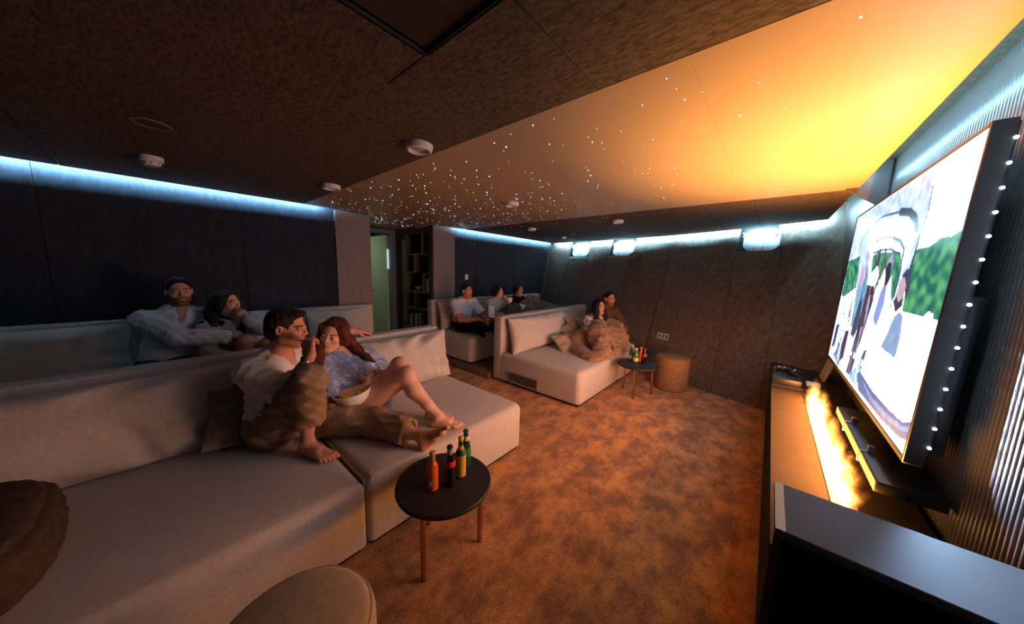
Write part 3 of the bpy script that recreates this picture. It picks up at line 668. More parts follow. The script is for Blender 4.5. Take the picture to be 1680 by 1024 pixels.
# ------------------------------------------------------------------ sofas
def rounded_plan(poly, rad, n=6):
    """round the corners of a plan polygon; rad: per-corner radius"""
    out = []; k = len(poly)
    for i in range(k):
        p = Vector(poly[i]).to_2d(); a = (Vector(poly[i-1]).to_2d()-p); b = (Vector(poly[(i+1) % k]).to_2d()-p)
        r = rad[i]; a.normalize(); b.normalize()
        if r < 1e-4: out.append(tuple(p)); continue
        ang = a.angle(b); d = r/math.tan(ang/2); c = p+(a+b).normalized()*(r/math.sin(ang/2))
        p0 = p+a*d; p1 = p+b*d; a0 = math.atan2(p0.y-c.y, p0.x-c.x); a1 = math.atan2(p1.y-c.y, p1.x-c.x)
        da = (a1-a0+math.pi) % (2*math.pi)-math.pi
        for q in range(n+1): t = a0+da*q/n; out.append((c.x+r*math.cos(t), c.y+r*math.sin(t)))
    return out
def soft_prism(poly, rads, z0, z1, rt=.05, n=5, crown=0.0):
    """upholstered block: rounded plan, rounded top edge"""
    base = rounded_plan(poly, rads); bm = bmesh.new(); k = len(base)
    cx = sum(p[0] for p in base)/k; cyv = sum(p[1] for p in base)/k
    rings = [(0.012, z0), (0, z0+.012), (0, z1-rt)]
    for q in range(1, n+1): t = math.pi/2*q/n; rings.append((rt*(1-math.cos(t)), z1-rt+rt*math.sin(t)))
    def inset(d):
        out = []
        for i in range(k):
            p = Vector(base[i]); a = Vector(base[i-1]); b = Vector(base[(i+1) % k]); t = (b-a).normalized(); nrm = Vector((-t.y, t.x))
            if nrm.dot(Vector((cx, cyv))-p) < 0: nrm = -nrm
            out.append((p+nrm*d).to_tuple())
        return out
    V = []; F = []
    for d, z in rings:
        for p in inset(d): V.append((p[0], p[1], z))
    for r in range(len(rings)-1):
        for i in range(k): j = (i+1) % k; F.append([r*k+i, r*k+j, (r+1)*k+j, (r+1)*k+i])
    # crowned top: two more rings to centre
    top = (len(rings)-1)*k
    for f, dz in ((.55, crown*.7), (.0, crown)):
        s = len(V)
        for i in range(k):
            p = V[top+i]; V.append((cx+(p[0]-cx)*max(f, .02), cyv+(p[1]-cyv)*max(f, .02), z1+dz))
        for i in range(k): j = (i+1) % k; F.append([top+i, top+j, s+j, s+i]) if f == .55 else F.append([s-k+i, s-k+j, s+j, s+i])
    F.append([len(V)-k+i for i in range(k)]); F.append([i for i in range(k)][::-1])
    bm.free(); return V, F
def sofa(poly_seat, y0, y1b, xb0, xb1, h, label, group=None, rads=None, yb0=None):
    xs = [p[0] for p in poly_seat]; ys = [p[1] for p in poly_seat]
    t = thing('sofa_section', ((min(xs)+max(xs))/2, (min(ys)+max(ys))/2, h), label, 'sofa', group or 'modular cinema sofas')
    obj('seat', soft_prism(poly_seat, rads or [.05]*len(poly_seat), h+.03, h+.39, .055, 5, .006), M_sofa, t)
    obj('backrest', box(xb1, xb0, yb0 if yb0 is not None else y0, y1b, h+.03, h+.86, .016, 3), M_sofa, t)
    obj('plinth', prism([(p[0]+(.03 if p[0] < sum(xs)/len(xs) else -.03), p[1]+(.03 if p[1] < sum(ys)/len(ys) else -.03)) for p in poly_seat], h, h+.032), M_sofa_dk, t)
    return t
XF = -1.42
s1 = sofa([(XF,-1.6),(XF,.586),(-2.565,.586),(-2.565,-1.6)], -1.6, .586, -2.565, -2.70, 0, 'near front sofa section under the smiling-away man in brown trousers, running out of frame', rads=[.05,.03,.01,.01])
s1['label'] = 'near front sofa section with the phone, running out at the left'
s2 = sofa([(XF,.594),(XF,1.84),(-2.565,1.84),(-2.565,.594)], .594, 1.84, -2.565, -2.70, 0, 'front sofa section beside the aisle, under the red-haired woman', rads=[.03,.06,.01,.01])
s3 = sofa([(XF,2.81),(XF,4.60),(-2.565,5.08),(-2.565,2.81)], 2.81, 5.15, -2.565, -2.70, 0, 'far front sofa section with an air grille in its side', rads=[.06,.16,.01,.01])
s4 = sofa([(-3.15,-1.6),(-3.15,1.86),(-4.12,1.86),(-4.12,-1.6)], -1.6, 1.89, -4.12, -4.25, .08, 'rear left sofa against the dark wall under the smiling couple', rads=[.05,.05,.01,.01])
s5 = sofa([(-3.18,2.84),(-3.18,5.42),(-4.12,5.80),(-4.12,2.84)], 2.84, 5.86, -4.12, -4.25, .08, 'rear right sofa under the row of three people', rads=[.06,.05,.01,.01])
# air grille on the side of the far front sofa
g = obj('air_grille', join(box(-2.44,-1.96,2.800,2.812,.052,.064), box(-2.44,-1.96,2.800,2.812,.168,.18), box(-2.44,-2.425,2.800,2.812,.064,.168), box(-1.975,-1.96,2.800,2.812,.064,.168)), mat('grille_frame', lin((150,138,124)), .5), s3)
obj('grille_void', box(-2.425,-1.975,2.8085,2.811,.064,.168), M_dark, g)
for i in range(5): obj('slat', xf(box(-.225,.225,-.005,.005,-.0012,.0012), frame((-2.20,2.804,.078+i*.0190),(1,0,0),(0,.8,.5))), mat('grille_slat', lin((120,112,104)), .45), g)
# piping seam between the two front sections
sp = obj('seam_strip', box(XF-1.12,XF-.03,.5845,.5955,.30,.383), mat('seam', lin((140,124,108)), .8), s2)

# ------------------------------------------------------------------ cushions
def cushion(c, w, h, t, ex, ey, m, label, seed, group='cushions on the sofas', wr=.022, name='cushion', pinch=.06, puff=2.2, cat='cushion'):
    o = obj(name, xf(pillow(w, h, t, seed, wr, pinch, puff=puff), frame(c, ex, ey)), m, angle=0); return tag(o, label, cat, group)
UP = (-.22,0,.975)
cushion((-2.435,-.40,.615), 1.36, .47, .25, (0,1,0), UP, M_cush, 'long wrinkled back cushion left of the man in brown trousers', 3, wr=.05, puff=4)
cushion((-2.455,.50,.62), .60, .45, .18, (0,1,0), UP, M_cush_grey, 'grey-blue back cushion behind the man in brown trousers', 4, wr=.014)
cushion((-2.285,.265,.545), .34, .33, .10, (0,.97,-.22), (-.42,.2,.89), M_taupe, 'small taupe cushion by the hip of the man in brown trousers', 5)
cushion((-2.445,1.33,.610), 1.08, .47, .24, (0,1,0), UP, M_cush, 'big pale cushion behind the red-haired woman', 6, wr=.045, pinch=.07, puff=3)
cushion((-2.44,3.50,.615), 1.30, .46, .24, (0,1,0), UP, M_cush, 'big pale back cushion at the near end of the far front sofa', 7, wr=.03, puff=3.5)
cushion((-2.46,4.38,.60), .60, .44, .20, (0,1,0), UP, M_cush, 'pale back cushion next to the couple under the blanket', 8)
cushion((-2.18,4.20,.60), .40,.36,.12, (.35,.93,.1), (-.5,.1,.86), M_cush, 'pale throw cushion leaning beside the woman under the blanket', 9)
cushion((-2.20,4.02,.555), .36,.34,.11, (.2,.9,.45), (-.55,-.25,.8), M_satin, 'shiny throw cushion leaning on the pale back cushions', 10, puff=2.6)
cushion((-2.07,3.62,.475), .40,.30,.11, (.15,.98,0), (-.75,.1,.65), M_satin, 'small shiny oblong cushion lying in front of the throw cushions', 12, puff=2.6)
cushion((-4.00,-.82,.70), 1.30,.47,.24, (0,1,0), UP, M_cush, 'pale back cushion left of the smiling man', 13, wr=.04, puff=4)
cushion((-4.00,.72,.72), .70,.47,.22, (0,1,0), UP, M_cush, 'plump pale cushion behind the woman covering her mouth', 14)
cushion((-4.03,1.42,.70), .70,.44,.16, (0,1,0), UP, M_cush, 'pale cushion at the aisle end of the rear left sofa', 15)
cushion((-3.98,3.16,.70), .55,.44,.20, (0,1,0), UP, M_cush, 'pale cushion behind the man in the white T-shirt', 16, wr=.014)
cushion((-4.00,3.95,.70), .75,.45,.18, (0,1,0), UP, M_cush, 'pale cushion behind the woman with the bowl', 17)
cushion((-3.98,5.25,.72), .75,.45,.22, (0,1,0), UP, M_cush, 'pale cushion at the window end of the rear right sofa', 18)

# ------------------------------------------------------------------ side tables
def side_table(cx, cy_, zt, rot, label):
    t = thing('side_table', (cx,cy_,0), label, 'side table', 'round side tables'); R = .237
    obj('table_top', lathe([(R-.012,-.026),(R-.003,-.022),(R,-.014),(R,-.006),(R-.004,-.001),(R-.012,0)], (cx,cy_,zt), 48), M_tabletop, t)
    for k in range(3):
        a = rot+k*2*math.pi/3; x, y = cx+.185*math.cos(a), cy_+.185*math.sin(a)
        l = obj('leg', box(x-.010,x+.010,y-.010,y+.010,.004,zt-.024,.003,2), M_brass, t)
        obj('foot_pad', lathe([(.011,0),(.011,.005)], (x,y,0), 10), M_black, l)
    obj('spider', join(*[box(-.008,.19,-.012,.012,zt-.038,zt-.026) if False else tube([(cx,cy_,zt-.033),(cx+.185*math.cos(rot+k*2*math.pi/3),cy_+.185*math.sin(rot+k*2*math.pi/3),zt-.033)],.008,6) for k in range(3)]), M_brass, t)
    return t
side_table(-1.155,.862,.385,math.radians(-68),'black round side table with copper legs by the near sofa corner')
side_table(-1.115,3.685,.380,math.radians(-80),'black round side table with copper legs beside the brown pouf')
def bottle(x, y, z, h, r, liquid, cap, label, lab=None, body=None, neck=.34, kind='straight', band=None):
    t = thing('bottle', (x,y,z), label, 'bottle', 'drink bottles on the side tables')
    sh_ = 1-neck
    if kind == 'straight': prof = [(r*.86,0),(r,.02*h),(r,sh_*h*.86),(r*.93,sh_*h*.95),(r*.62,sh_*h*1.08),(r*.45,sh_*h*1.22),(r*.42,.95*h)]
    elif kind == 'contour': prof = [(r*.88,0),(r,.03*h),(r*.97,.22*h),(r*.86,.36*h),(r*.93,.48*h),(r*.96,.56*h),(r*.78,.68*h),(r*.52,.80*h),(r*.44,.88*h),(r*.42,.95*h)]
    else: prof = [(r*.86,0),(r,.02*h),(r,.42*h),(r*.92,.52*h),(r*.72,.66*h),(r*.54,.80*h),(r*.44,.90*h),(r*.42,.95*h)]
    def rad(zz): return float(np.interp(zz, [p[1] for p in prof], [p[0] for p in prof]))
    obj('glass', lathe(prof, (x,y,z), 20), liquid, t)
    obj('cap', lathe([(r*.50,.935*h),(r*.55,.945*h),(r*.52,.985*h),(r*.40,h)], (x,y,z), 18), cap, t)
    for nm, zb, ze, m in (lab or []):
        zs = np.linspace(zb*h, ze*h, 5); obj(nm, lathe([(rad(q)+.0008, q) for q in zs], (x,y,z), 20, cap=False), m, t)
    return t
Lq = lambda n, c, r=.12: mat('drink_'+n, lin(c), r, spec=.6, coat=.6)
clr = mat('clear_neck', lin((150,140,120)), .08, spec=.6)
lo_, lc, ly, lg, ld_ = Lq('orange',(214,92,24)), Lq('cola',(22,10,8)), Lq('yellow',(206,168,56)), Lq('green',(22,74,34)), Lq('water',(70,96,58))
cO, cY, cK, cG, cS, cR = mat('cap_orange',lin((236,130,30)),.4), mat('cap_yellow',lin((240,184,30)),.4), mat('cap_dark',lin((40,34,32)),.35), mat('cap_green',lin((40,110,60)),.4), mat('cap_silver',lin((215,200,190)),.35), mat('cap_red',lin((190,40,44)),.4)
lR = mat('label_red', lin((196,30,48)), .5); lN = mat('label_navy', lin((44,66,76)), .45); lW = mat('label_cream', lin((206,196,170)), .55); lD = mat('label_maroon', lin((120,36,30)), .5)
bt = bottle(-1.148,.788,.385,.193,.0285,lo_,cO,'orange soda bottle with an orange cap on the near side table', [('neck_air',.80,.93,clr)])
obj('logo_patch', xf(join(box(-.012,.012,-.001,.001,0,.008), box(-.010,.006,-.001,.001,-.014,-.003)), frame((-1.148+.020,.788-.0205,.425),(.72,.69,.1),(.69,-.72,0))), lW, bt)
bottle(-1.107,.86,.385,.209,.0285,lc,cK,'dark cola bottle with a red label on the near side table', [('label',.50,.64,lR),('neck_air',.80,.93,clr)], kind='contour')
bottle(-1.123,.943,.385,.215,.0275,ly,cY,'yellow lemonade bottle with a yellow cap on the near side table', [('label',.56,.69,lN),('neck_label',.79,.89,lN)], neck=.36)
bottle(-1.17,1.017,.385,.204,.0285,lg,cG,'green glass bottle behind the yellow lemonade bottle', [('label',.30,.52,mat('label_green',lin((34,120,70)),.5)),('neck_label',.72,.84,lW)], kind='slope')
bottle(-1.235,3.79,.380,.185,.032,ld_,cS,'tall green water bottle at the left of the far side table', [('label',.10,.34,lW)], kind='slope')
bottle(-1.163,3.735,.380,.175,.031,ld_,cS,'shorter green water bottle with a cream label on the far side table', [('label',.08,.32,lW)], kind='slope')
bottle(-1.125,3.80,.380,.185,.027,Lq('amber',(196,110,24)),cO,'amber drink bottle behind the others on the far side table')
bottle(-1.078,3.78,.380,.178,.029,lc,cR,'dark cola bottle with a red cap on the far side table', [('label',.42,.60,lR)], kind='contour')

# ------------------------------------------------------------------ poufs
def pouf(cx, cy_, r, h, m, label, rt=.03, crown=.0):
    t = thing('pouf', (cx,cy_,0), label, 'pouf', 'round poufs'); n = 48
    prof = [(r-.015,.004),(r,.02),(r,h-rt)]+[(r-rt*(1-math.cos(q)), h-rt+rt*math.sin(q)) for q in np.linspace(.3,math.pi/2,5)]
    obj('drum', lathe(prof+[(r*.6,h+crown*.7),(.004,h+crown)], (cx,cy_,0), n), m, t)
    obj('seam_piping', tube([(cx+(r-rt*.25)*math.cos(a), cy_+(r-rt*.25)*math.sin(a), h-rt*.35) for a in np.linspace(0,2*math.pi,49)], .0035, 6), m, t)
    obj('top_panel', lathe([(r-rt*.9,h-.001),(r-rt*1.1,h+.002),(r*.5,h+crown*.8+.002),(.004,h+crown+.003)], (cx,cy_,0), n), m, t)
pouf(-.855,4.215,.198,.42,M_poufbr,'brown drum pouf against the sloping wall',.02)
pouf(-.925,.165,.215,.42,M_pouf,'beige round pouf in the near foreground',.05,.012)

# phone on the seat
ph = thing('phone', (-2.27,.235,.392), 'black phone lying on the near sofa section', 'phone')
Mp = frame((-2.285,.235,.394),(.14,.99,0),(-.99,.14,0))
obj('case', xf(prism(rpoly(-.082,.082,-.039,.039,.012),0,.009,.002), Mp), M_black, ph); obj('glass', xf(prism(rpoly(-.078,.078,-.035,.035,.010),.009,.0095), Mp), mat('phone_glass',(.006,.006,.007),.08), ph)

# quilted throw bundled on the near seat
def quilt():
    """bundled quilt: soft block stitched in horizontal channels, lower edge folded over itself"""
    V = []; F = []; nu, nv = 120, 70; c = (-1.83,-.55,.515); r = (.30,.25,.124)
    sg = lambda x, e: math.copysign(abs(x)**e, x)
    for j in range(nv+1):
        b = -math.pi/2+math.pi*j/nv
        for i in range(nu):
            a = 2*math.pi*i/nu; zz = sg(math.sin(b), .62)
            ridge = .075*abs(math.sin(zz*9.5+.25*math.sin(3*a)))**.6+.025*abs(math.sin(a*11))**.6
            fold = .10*math.exp(-((zz+.62)/.12)**2)*(math.sin(a*3+.7)+.3)
            s = .97+ridge+fold*.5+.03*math.sin(2*a+1)
            V.append((c[0]+r[0]*sg(math.cos(a), .7)*sg(math.cos(b), .55)*s, c[1]+r[1]*sg(math.sin(a), .7)*sg(math.cos(b), .55)*s, max(.392, c[2]+r[2]*zz*(1+.5*ridge))))
    for j in range(nv):
        for i in range(nu): k = (i+1) % nu; F.append([j*nu+i, j*nu+k, (j+1)*nu+k, (j+1)*nu+i])
    return V, F
M_quilt = mat('quilt', lin((90,72,58)), .95, lin((72,56,44)), ns=30, bump=.4, bs=260, spec=.08)
qt = obj('quilted_throw', quilt(), M_quilt, angle=0); tag(qt, 'brown quilted throw bundled on the near sofa section at the left edge', 'blanket')

# ------------------------------------------------------------------ people: smooth-blended distance fields turned into one continuous surface
def A(*p): return np.array(p, np.float64)
def nz(v): v = np.asarray(v, float); return v/np.linalg.norm(v)
class Field:
    def __init__(s, lo, hi, h):
        s.h = h; s.lo = np.array(lo, float); n = np.ceil((np.array(hi)-s.lo)/h).astype(int)+1
        s.ax = [(s.lo[i]+h*np.arange(n[i])).astype(np.float32) for i in range(3)]
        s.F = np.full(tuple(n), 0.5, np.float32)
    def _sub(s, lo, hi):
        sl = []
        for i in range(3):
            a = int(max(0, math.floor((lo[i]-s.lo[i])/s.h))); b = int(min(s.F.shape[i], math.ceil((hi[i]-s.lo[i])/s.h)+1))
            if b <= a: return None
            sl.append(slice(a, b))
        X, Y, Z = s.ax[0][sl[0]][:,None,None], s.ax[1][sl[1]][None,:,None], s.ax[2][sl[2]][None,None,:]
        return tuple(sl), X, Y, Z
    def _mix(s, sl, d, k, sub=False):
        F = s.F[sl]
        if sub: d = -d; F2 = -F; d2 = -d
        if not sub:
            h = np.clip(.5+.5*(F-d)/k, 0, 1); s.F[sl] = F*(1-h)+d*h-k*h*(1-h)
        else:
            h = np.clip(.5-.5*(F-d)/k, 0, 1); s.F[sl] = F*(1-h)+d*h+k*h*(1-h)
    def cone(s, a, b, ra, rb, k=.012, flat=None, fs=1.0, sub=False):
        a = np.asarray(a, float); b = np.asarray(b, float); m = max(ra, rb)*max(1, 1/1)+k+.03
        q = s._sub(np.minimum(a, b)-m, np.maximum(a, b)+m)
        if q is None: return
        sl, X, Y, Z = q; ba = (b-a); L2 = max(ba@ba, 1e-9)
        t = np.clip(((X-a[0])*ba[0]+(Y-a[1])*ba[1]+(Z-a[2])*ba[2])/L2, 0, 1).astype(np.float32)
        dx, dy, dz = X-a[0]-t*ba[0], Y-a[1]-t*ba[1], Z-a[2]-t*ba[2]; d2 = dx*dx+dy*dy+dz*dz
        if flat is not None:
            f = nz(flat); c = dx*f[0]+dy*f[1]+dz*f[2]; d2 = d2+c*c*(1/(fs*fs)-1)
        s._mix(sl, (np.sqrt(d2)-(ra+(rb-ra)*t)).astype(np.float32), k, sub)
    def ell(s, c, r, R=None, k=.012, sub=False):
        c = np.asarray(c, float); r = np.asarray(r, float); m = r.max()+k+.03; q = s._sub(c-m, c+m)
        if q is None: return
        sl, X, Y, Z = q; x, y, z = X-c[0], Y-c[1], Z-c[2]
        if R is not None: x, y, z = x*R[0][0]+y*R[0][1]+z*R[0][2], x*R[1][0]+y*R[1][1]+z*R[1][2], x*R[2][0]+y*R[2][1]+z*R[2][2]
        k0 = np.sqrt((x/r[0])**2+(y/r[1])**2+(z/r[2])**2); k1 = np.sqrt((x/r[0]**2)**2+(y/r[1]**2)**2+(z/r[2]**2)**2)
        s._mix(sl, (k0*(k0-1)/np.maximum(k1, 1e-6)).astype(np.float32), k, sub)
    def chain(s, P, R, k=.012, flat=None, fs=1.0):
        for i in range(len(P)-1): s.cone(P[i], P[i+1], R[i], R[i+1], k, flat, fs)
    def half(s, p, n, k=.004):      # keep the side where (x-p).n < 0
        n = nz(n); d = ((s.ax[0]-p[0])*n[0])[:,None,None]+((s.ax[1]-p[1])*n[1])[None,:,None]+((s.ax[2]-p[2])*n[2])[None,None,:]
        s.F = np.maximum(s.F, d.astype(np.float32))
    def wrinkle(s, amp, seed, f0=40, f1=110, aniso=(1,1,1), n=4):
        rs = np.random.RandomState(seed); X, Y, Z = s.ax[0][:,None,None], s.ax[1][None,:,None], s.ax[2][None,None,:]
        m = np.abs(s.F) < .04; idx = np.nonzero(m)
        x, y, z = s.ax[0][idx[0]], s.ax[1][idx[1]], s.ax[2][idx[2]]; w = np.zeros(len(x), np.float32)
        for i in range(n):
            d = nz(rs.normal(size=3)*np.array(aniso)); f = rs.uniform(f0, f1); ph = rs.uniform(0, 6.3)
            warp = .35*np.sin(9*x+i)+.35*np.sin(11*y+2*i)+.3*np.sin(8*z)
            v = np.sin(f*(d[0]*x+d[1]*y+d[2]*z)+ph+warp*2.2); w += (1-np.abs(v))*1.6-.6
        s.F[idx] -= amp*(w/n*1.6+.15)
    def mesh(s):
        F = s.F; S = F < 0; n = np.array(F.shape)-1
        cnt = np.zeros(tuple(n), np.int8)
        for a in (0,1):
            for b in (0,1):
                for c in (0,1): cnt += S[a:a+n[0], b:b+n[1], c:c+n[2]]
        act = (cnt > 0) & (cnt < 8); del cnt
        i, j, k = np.nonzero(act); idx = np.full(tuple(n), -1, np.int32); idx[i, j, k] = np.arange(len(i))
        pos = np.zeros((len(i), 3)); num = np.zeros(len(i))
        cs = [(a,b,c) for a in (0,1) for b in (0,1) for c in (0,1)]
        for p in cs:
            for d in range(3):
                if p[d]: continue
                q = list(p); q[d] = 1
                f0 = F[i+p[0], j+p[1], k+p[2]]; f1 = F[i+q[0], j+q[1], k+q[2]]; m = (f0 < 0) != (f1 < 0)
                t = np.where(m, f0/np.where(m, f0-f1, 1), 0)
                for e in range(3): pos[:, e] += np.where(m, p[e]+(t if e == d else 0), 0)
                num += m
        V = (pos/num[:, None]+np.stack([i, j, k], 1))*s.h+s.lo
        Q = []
        for d in range(3):
            e, g = [(1,2),(2,0),(0,1)][d]
            sl0 = [slice(1,-1)]*3; sl1 = [slice(1,-1)]*3; sl0[d] = slice(0,-1); sl1[d] = slice(1,None)
            a = S[tuple(sl0)]; b = S[tuple(sl1)]; I = np.stack(np.nonzero(a != b), 1)
            if not len(I): continue
            ins = a[tuple(I.T)]; off = np.ones(3, int); off[d] = 0; I = I+off
            def at(de, dg):
                J = I.copy(); J[:, e] += de; J[:, g] += dg; return idx[tuple(J.T)]
            q = np.stack([at(-1,-1), at(0,-1), at(0,0), at(-1,0)], 1); q[~ins] = q[~ins][:, ::-1]; Q.append(q)
        Q = np.concatenate(Q); return V, Q[(Q >= 0).all(1)]
def fobj(name, fld, m, parent, colfn=None, smooth_it=1):
    V, Q = fld.mesh()
    if len(V) == 0: return None
    for _ in range(smooth_it):      # one light relaxation pass
        acc = np.zeros_like(V); c = np.zeros(len(V))
        for a in range(4):
            np.add.at(acc, Q[:, a], V[Q[:, (a+1) % 4]]); np.add.at(c, Q[:, a], 1)
        V = V*.5+.5*acc/np.maximum(c, 1)[:, None]
    o = obj(name, (V, Q.astype(np.int32)), m, parent, angle=0)
    if colfn is not None:
        C = np.clip(colfn(V), 0, 1); ca = o.data.color_attributes.new('Col', 'FLOAT_COLOR', 'POINT')
        n = len(o.data.vertices); ca.data.foreach_set('color', np.concatenate([C, np.ones((len(C),1))], 1).astype(np.float32).ravel()[:n*4])
    return o
M_skin = mat('skin', (.5,.3,.2), .5, attr='Col', spec=.35, bump=.08, bs=500)
M_eye = mat('eye', (.8,.8,.8), .15, attr='Col', spec=.5)
def hairmat(n, c): return mat('hair_'+n, lin(c), .45, lin(tuple(x*.55 for x in c)), ns=60, nstretch=(1,1,.25), spec=.35, bump=.8, bs=160, bstretch=(1,1,.2))
def head_axes(fwd, up=(0,0,1)):
    f = nz(fwd); u = np.asarray(up, float); u = nz(u-f*(u@f)); r = np.cross(f, u); return r, f, u
def add_head(S, c, ax, s=1.0, fem=False, smile=0.0):
    r, f, u = ax; R = [r, f, u]
    def P(x, y, z): return np.asarray(c)+s*(r*x+f*y+u*z)
    def E(p, q, k=.012, sub=False): S.ell(P(*p), np.array(q)*s, R, k*s, sub)
    def C(p, q, a, b, k=.008, sub=False): S.cone(P(*p), P(*q), a*s, b*s, k*s, sub=sub)
    j = .92 if fem else 1.0
    E((0,-.014,.028), (.073,.093,.088)); E((0,.030,-.034), (.057*j,.060,.076), .02); E((0,.064,-.094), (.026*j,.024,.022), .02)
    C((-.045*j,.0,-.065), (-.014,.066,-.094), .020*j, .018, .02); C((.045*j,.0,-.065), (.014,.066,-.094), .020*j, .018, .02)
    E((0,.074,.020), (.046,.014,.010), .012)
    for sg in (-1, 1):
        E((sg*.040,.058,-.022), (.020,.020,.018), .016)
        E((sg*.030,.098,.001), (.017,.016,.0105), .010, True)
        E((sg*.031,.082,.009), (.018,.010,.004), .006); E((sg*.031,.081,-.010), (.016,.009,.004), .006)
        E((sg*.076,-.006,-.006), (.009,.018,.031), .006); E((sg*.081,-.002,-.006), (.006,.010,.018), .005, True)
    C((0,.084,.016), (0,.106,-.022), .007, .0105 if not fem else .009, .008); E((-.012,.096,-.026), (.008,.010,.007), .006); E((.012,.096,-.026), (.008,.010,.007), .006)
    w = .021+.006*smile; zc = .006*smile
    C((-w,.080,-.058+zc), (0,.0955,-.0565), .004, .0062, .005); C((w,.080,-.058+zc), (0,.0955,-.0565), .004, .0062, .005)
    C((-w*.9,.080,-.064+zc), (0,.0935,-.0685-.004*smile), .004, .0066, .005); C((w*.9,.080,-.064+zc), (0,.0935,-.0685-.004*smile), .004, .0066, .005)
    return P
def head_color(c, ax, s, skin, beard=None, lip=None, brow=(40,28,22), blush=0.1):
    r, f, u = ax; sk = np.array(lin(skin)); lp = np.array(lin(lip or tuple(int(a*b) for a, b in zip(skin, (.88,.62,.62))))); br = np.array(lin(brow))
    def fn(V):
        q = (V-np.asarray(c))/s; x, y, z = q@r, q@f, q@u
        C = np.tile(sk, (len(V), 1)); inh = (np.abs(x) < .1) & (z > -.135) & (z < .13) & (np.abs(y) < .13)
        def blend(m, col, a): C[:] = C*(1-(m*a)[:, None])+col[None]*(m*a)[:, None]
        if beard is not None:
            m = inh & (y > -.005) & (((z < -.040+.25*np.maximum(0, .06-y)) & (z > -.125)) | ((z < -.036) & (z > -.055) & (np.abs(x) < .03) & (y > .07)))
            blend(m.astype(float), np.array(lin(beard[0])), beard[1])
        cheek = np.exp(-(((np.abs(x)-.038)/.02)**2+((z+.025)/.02)**2))*(y > .03)*inh; blend(cheek, sk*np.array([1.05,.78,.72]), blush*4)
        m = np.exp(-((x/.024)**4+((z+.0625)/.0095)**4))*(y > .07)*inh; blend(m, lp, .85)
        bz_ = .0225+.10*np.abs(np.abs(x)-.03)*-1+.0015
        m = np.exp(-(((z-bz_)/.0052)**4))*((np.abs(x) > .011) & (np.abs(x) < .05) & (y > .05) & inh); blend(m, br, .85)
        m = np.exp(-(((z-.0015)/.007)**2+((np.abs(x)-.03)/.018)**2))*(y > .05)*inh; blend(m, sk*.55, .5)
        return C
    return fn
def add_eyes(parent, c, ax, s, iris=(60,40,28), look=None):
    r, f, u = ax; lk = nz(look) if look is not None else f
    for sg in (-1, 1):
        p = np.asarray(c)+s*(r*sg*.030+f*.0782+u*.0003); V, F = [], []
        n, k = 14, 9
        for a in range(k+1):
            t = math.pi*a/k
            for b in range(n): q = 2*math.pi*b/n; V.append(p+.0118*s*(r*math.sin(t)*math.cos(q)+u*math.sin(t)*math.sin(q)+f*math.cos(t)))
        for a in range(k):
            for b in range(n): F.append([a*n+b, a*n+(b+1) % n, (a+1)*n+(b+1) % n, (a+1)*n+b])
        o = obj('eye', (V, F), M_eye, parent, angle=0)
        N_ = (np.array(V)-p)/(.0118*s); d = N_@lk
        col = np.where((d > .93)[:, None], np.array([[.004,.004,.004]]), np.where((d > .80)[:, None], np.array([lin(iris)]), np.array([[.62,.60,.58]])))
        ca = o.data.color_attributes.new('Col', 'FLOAT_COLOR', 'POINT'); ca.data.foreach_set('color', np.concatenate([col, np.ones((len(col),1))], 1).astype(np.float32).ravel())
def add_hand(S, wrist, d, n, side, curl=(.3,.35,.4,.45), s=1.0, thumb=.3, spread=0.0):
    """d: wrist to knuckles, n: palm facing, side: towards the thumb"""
    d = nz(d); side = np.asarray(side, float); side = nz(side-d*(side@d)); n0 = np.cross(d, side); n0 = n0 if n0@np.asarray(n) > 0 else -n0; w = np.asarray(wrist, float)
    kn = []
    for q, (o, l) in enumerate(((.030,.086),(.010,.090),(-.010,.086),(-.028,.078))):
        k = w+s*(d*l+side*o); kn.append(k); S.cone(w+s*(side*o*.55+d*.012), k, .0145*s, .0115*s, .012*s)
    for q, (ls, r0) in enumerate((((.042,.026,.020),.0094),((.046,.030,.022),.0096),((.043,.028,.021),.0092),((.034,.021,.018),.0082))):
        p = kn[q]; a = 0.0; dd = nz(d+side*spread*(1.2-q*.8))
        for i, l in enumerate(ls):
            a += curl[q]*(1.0 if i == 0 else 1.25); v = dd*math.cos(a)+n0*math.sin(a); e = p+s*l*v
            S.cone(p, e, (r0-.0008*i)*s, (r0-.0008*(i+1))*s, .003*s); p = e
    b = w+s*(d*.026+side*.026); v = nz(d*.75+side*.65+n0*.35*(1+thumb)); m = b+s*.044*v; v2 = nz(d*(.95-.3*thumb)+side*.15+n0*(.25+.7*thumb)); e = m+s*.032*v2
    S.cone(w+s*(d*.012+side*.012), b, .015*s, .0145*s, .01*s); S.cone(b, m, .0135*s, .0108*s, .008*s); S.cone(m, e, .0105*s, .0082*s, .003*s); S.cone(e, e+s*.012*nz(v2+n0*.3), .0082*s, .0070*s, .003*s)
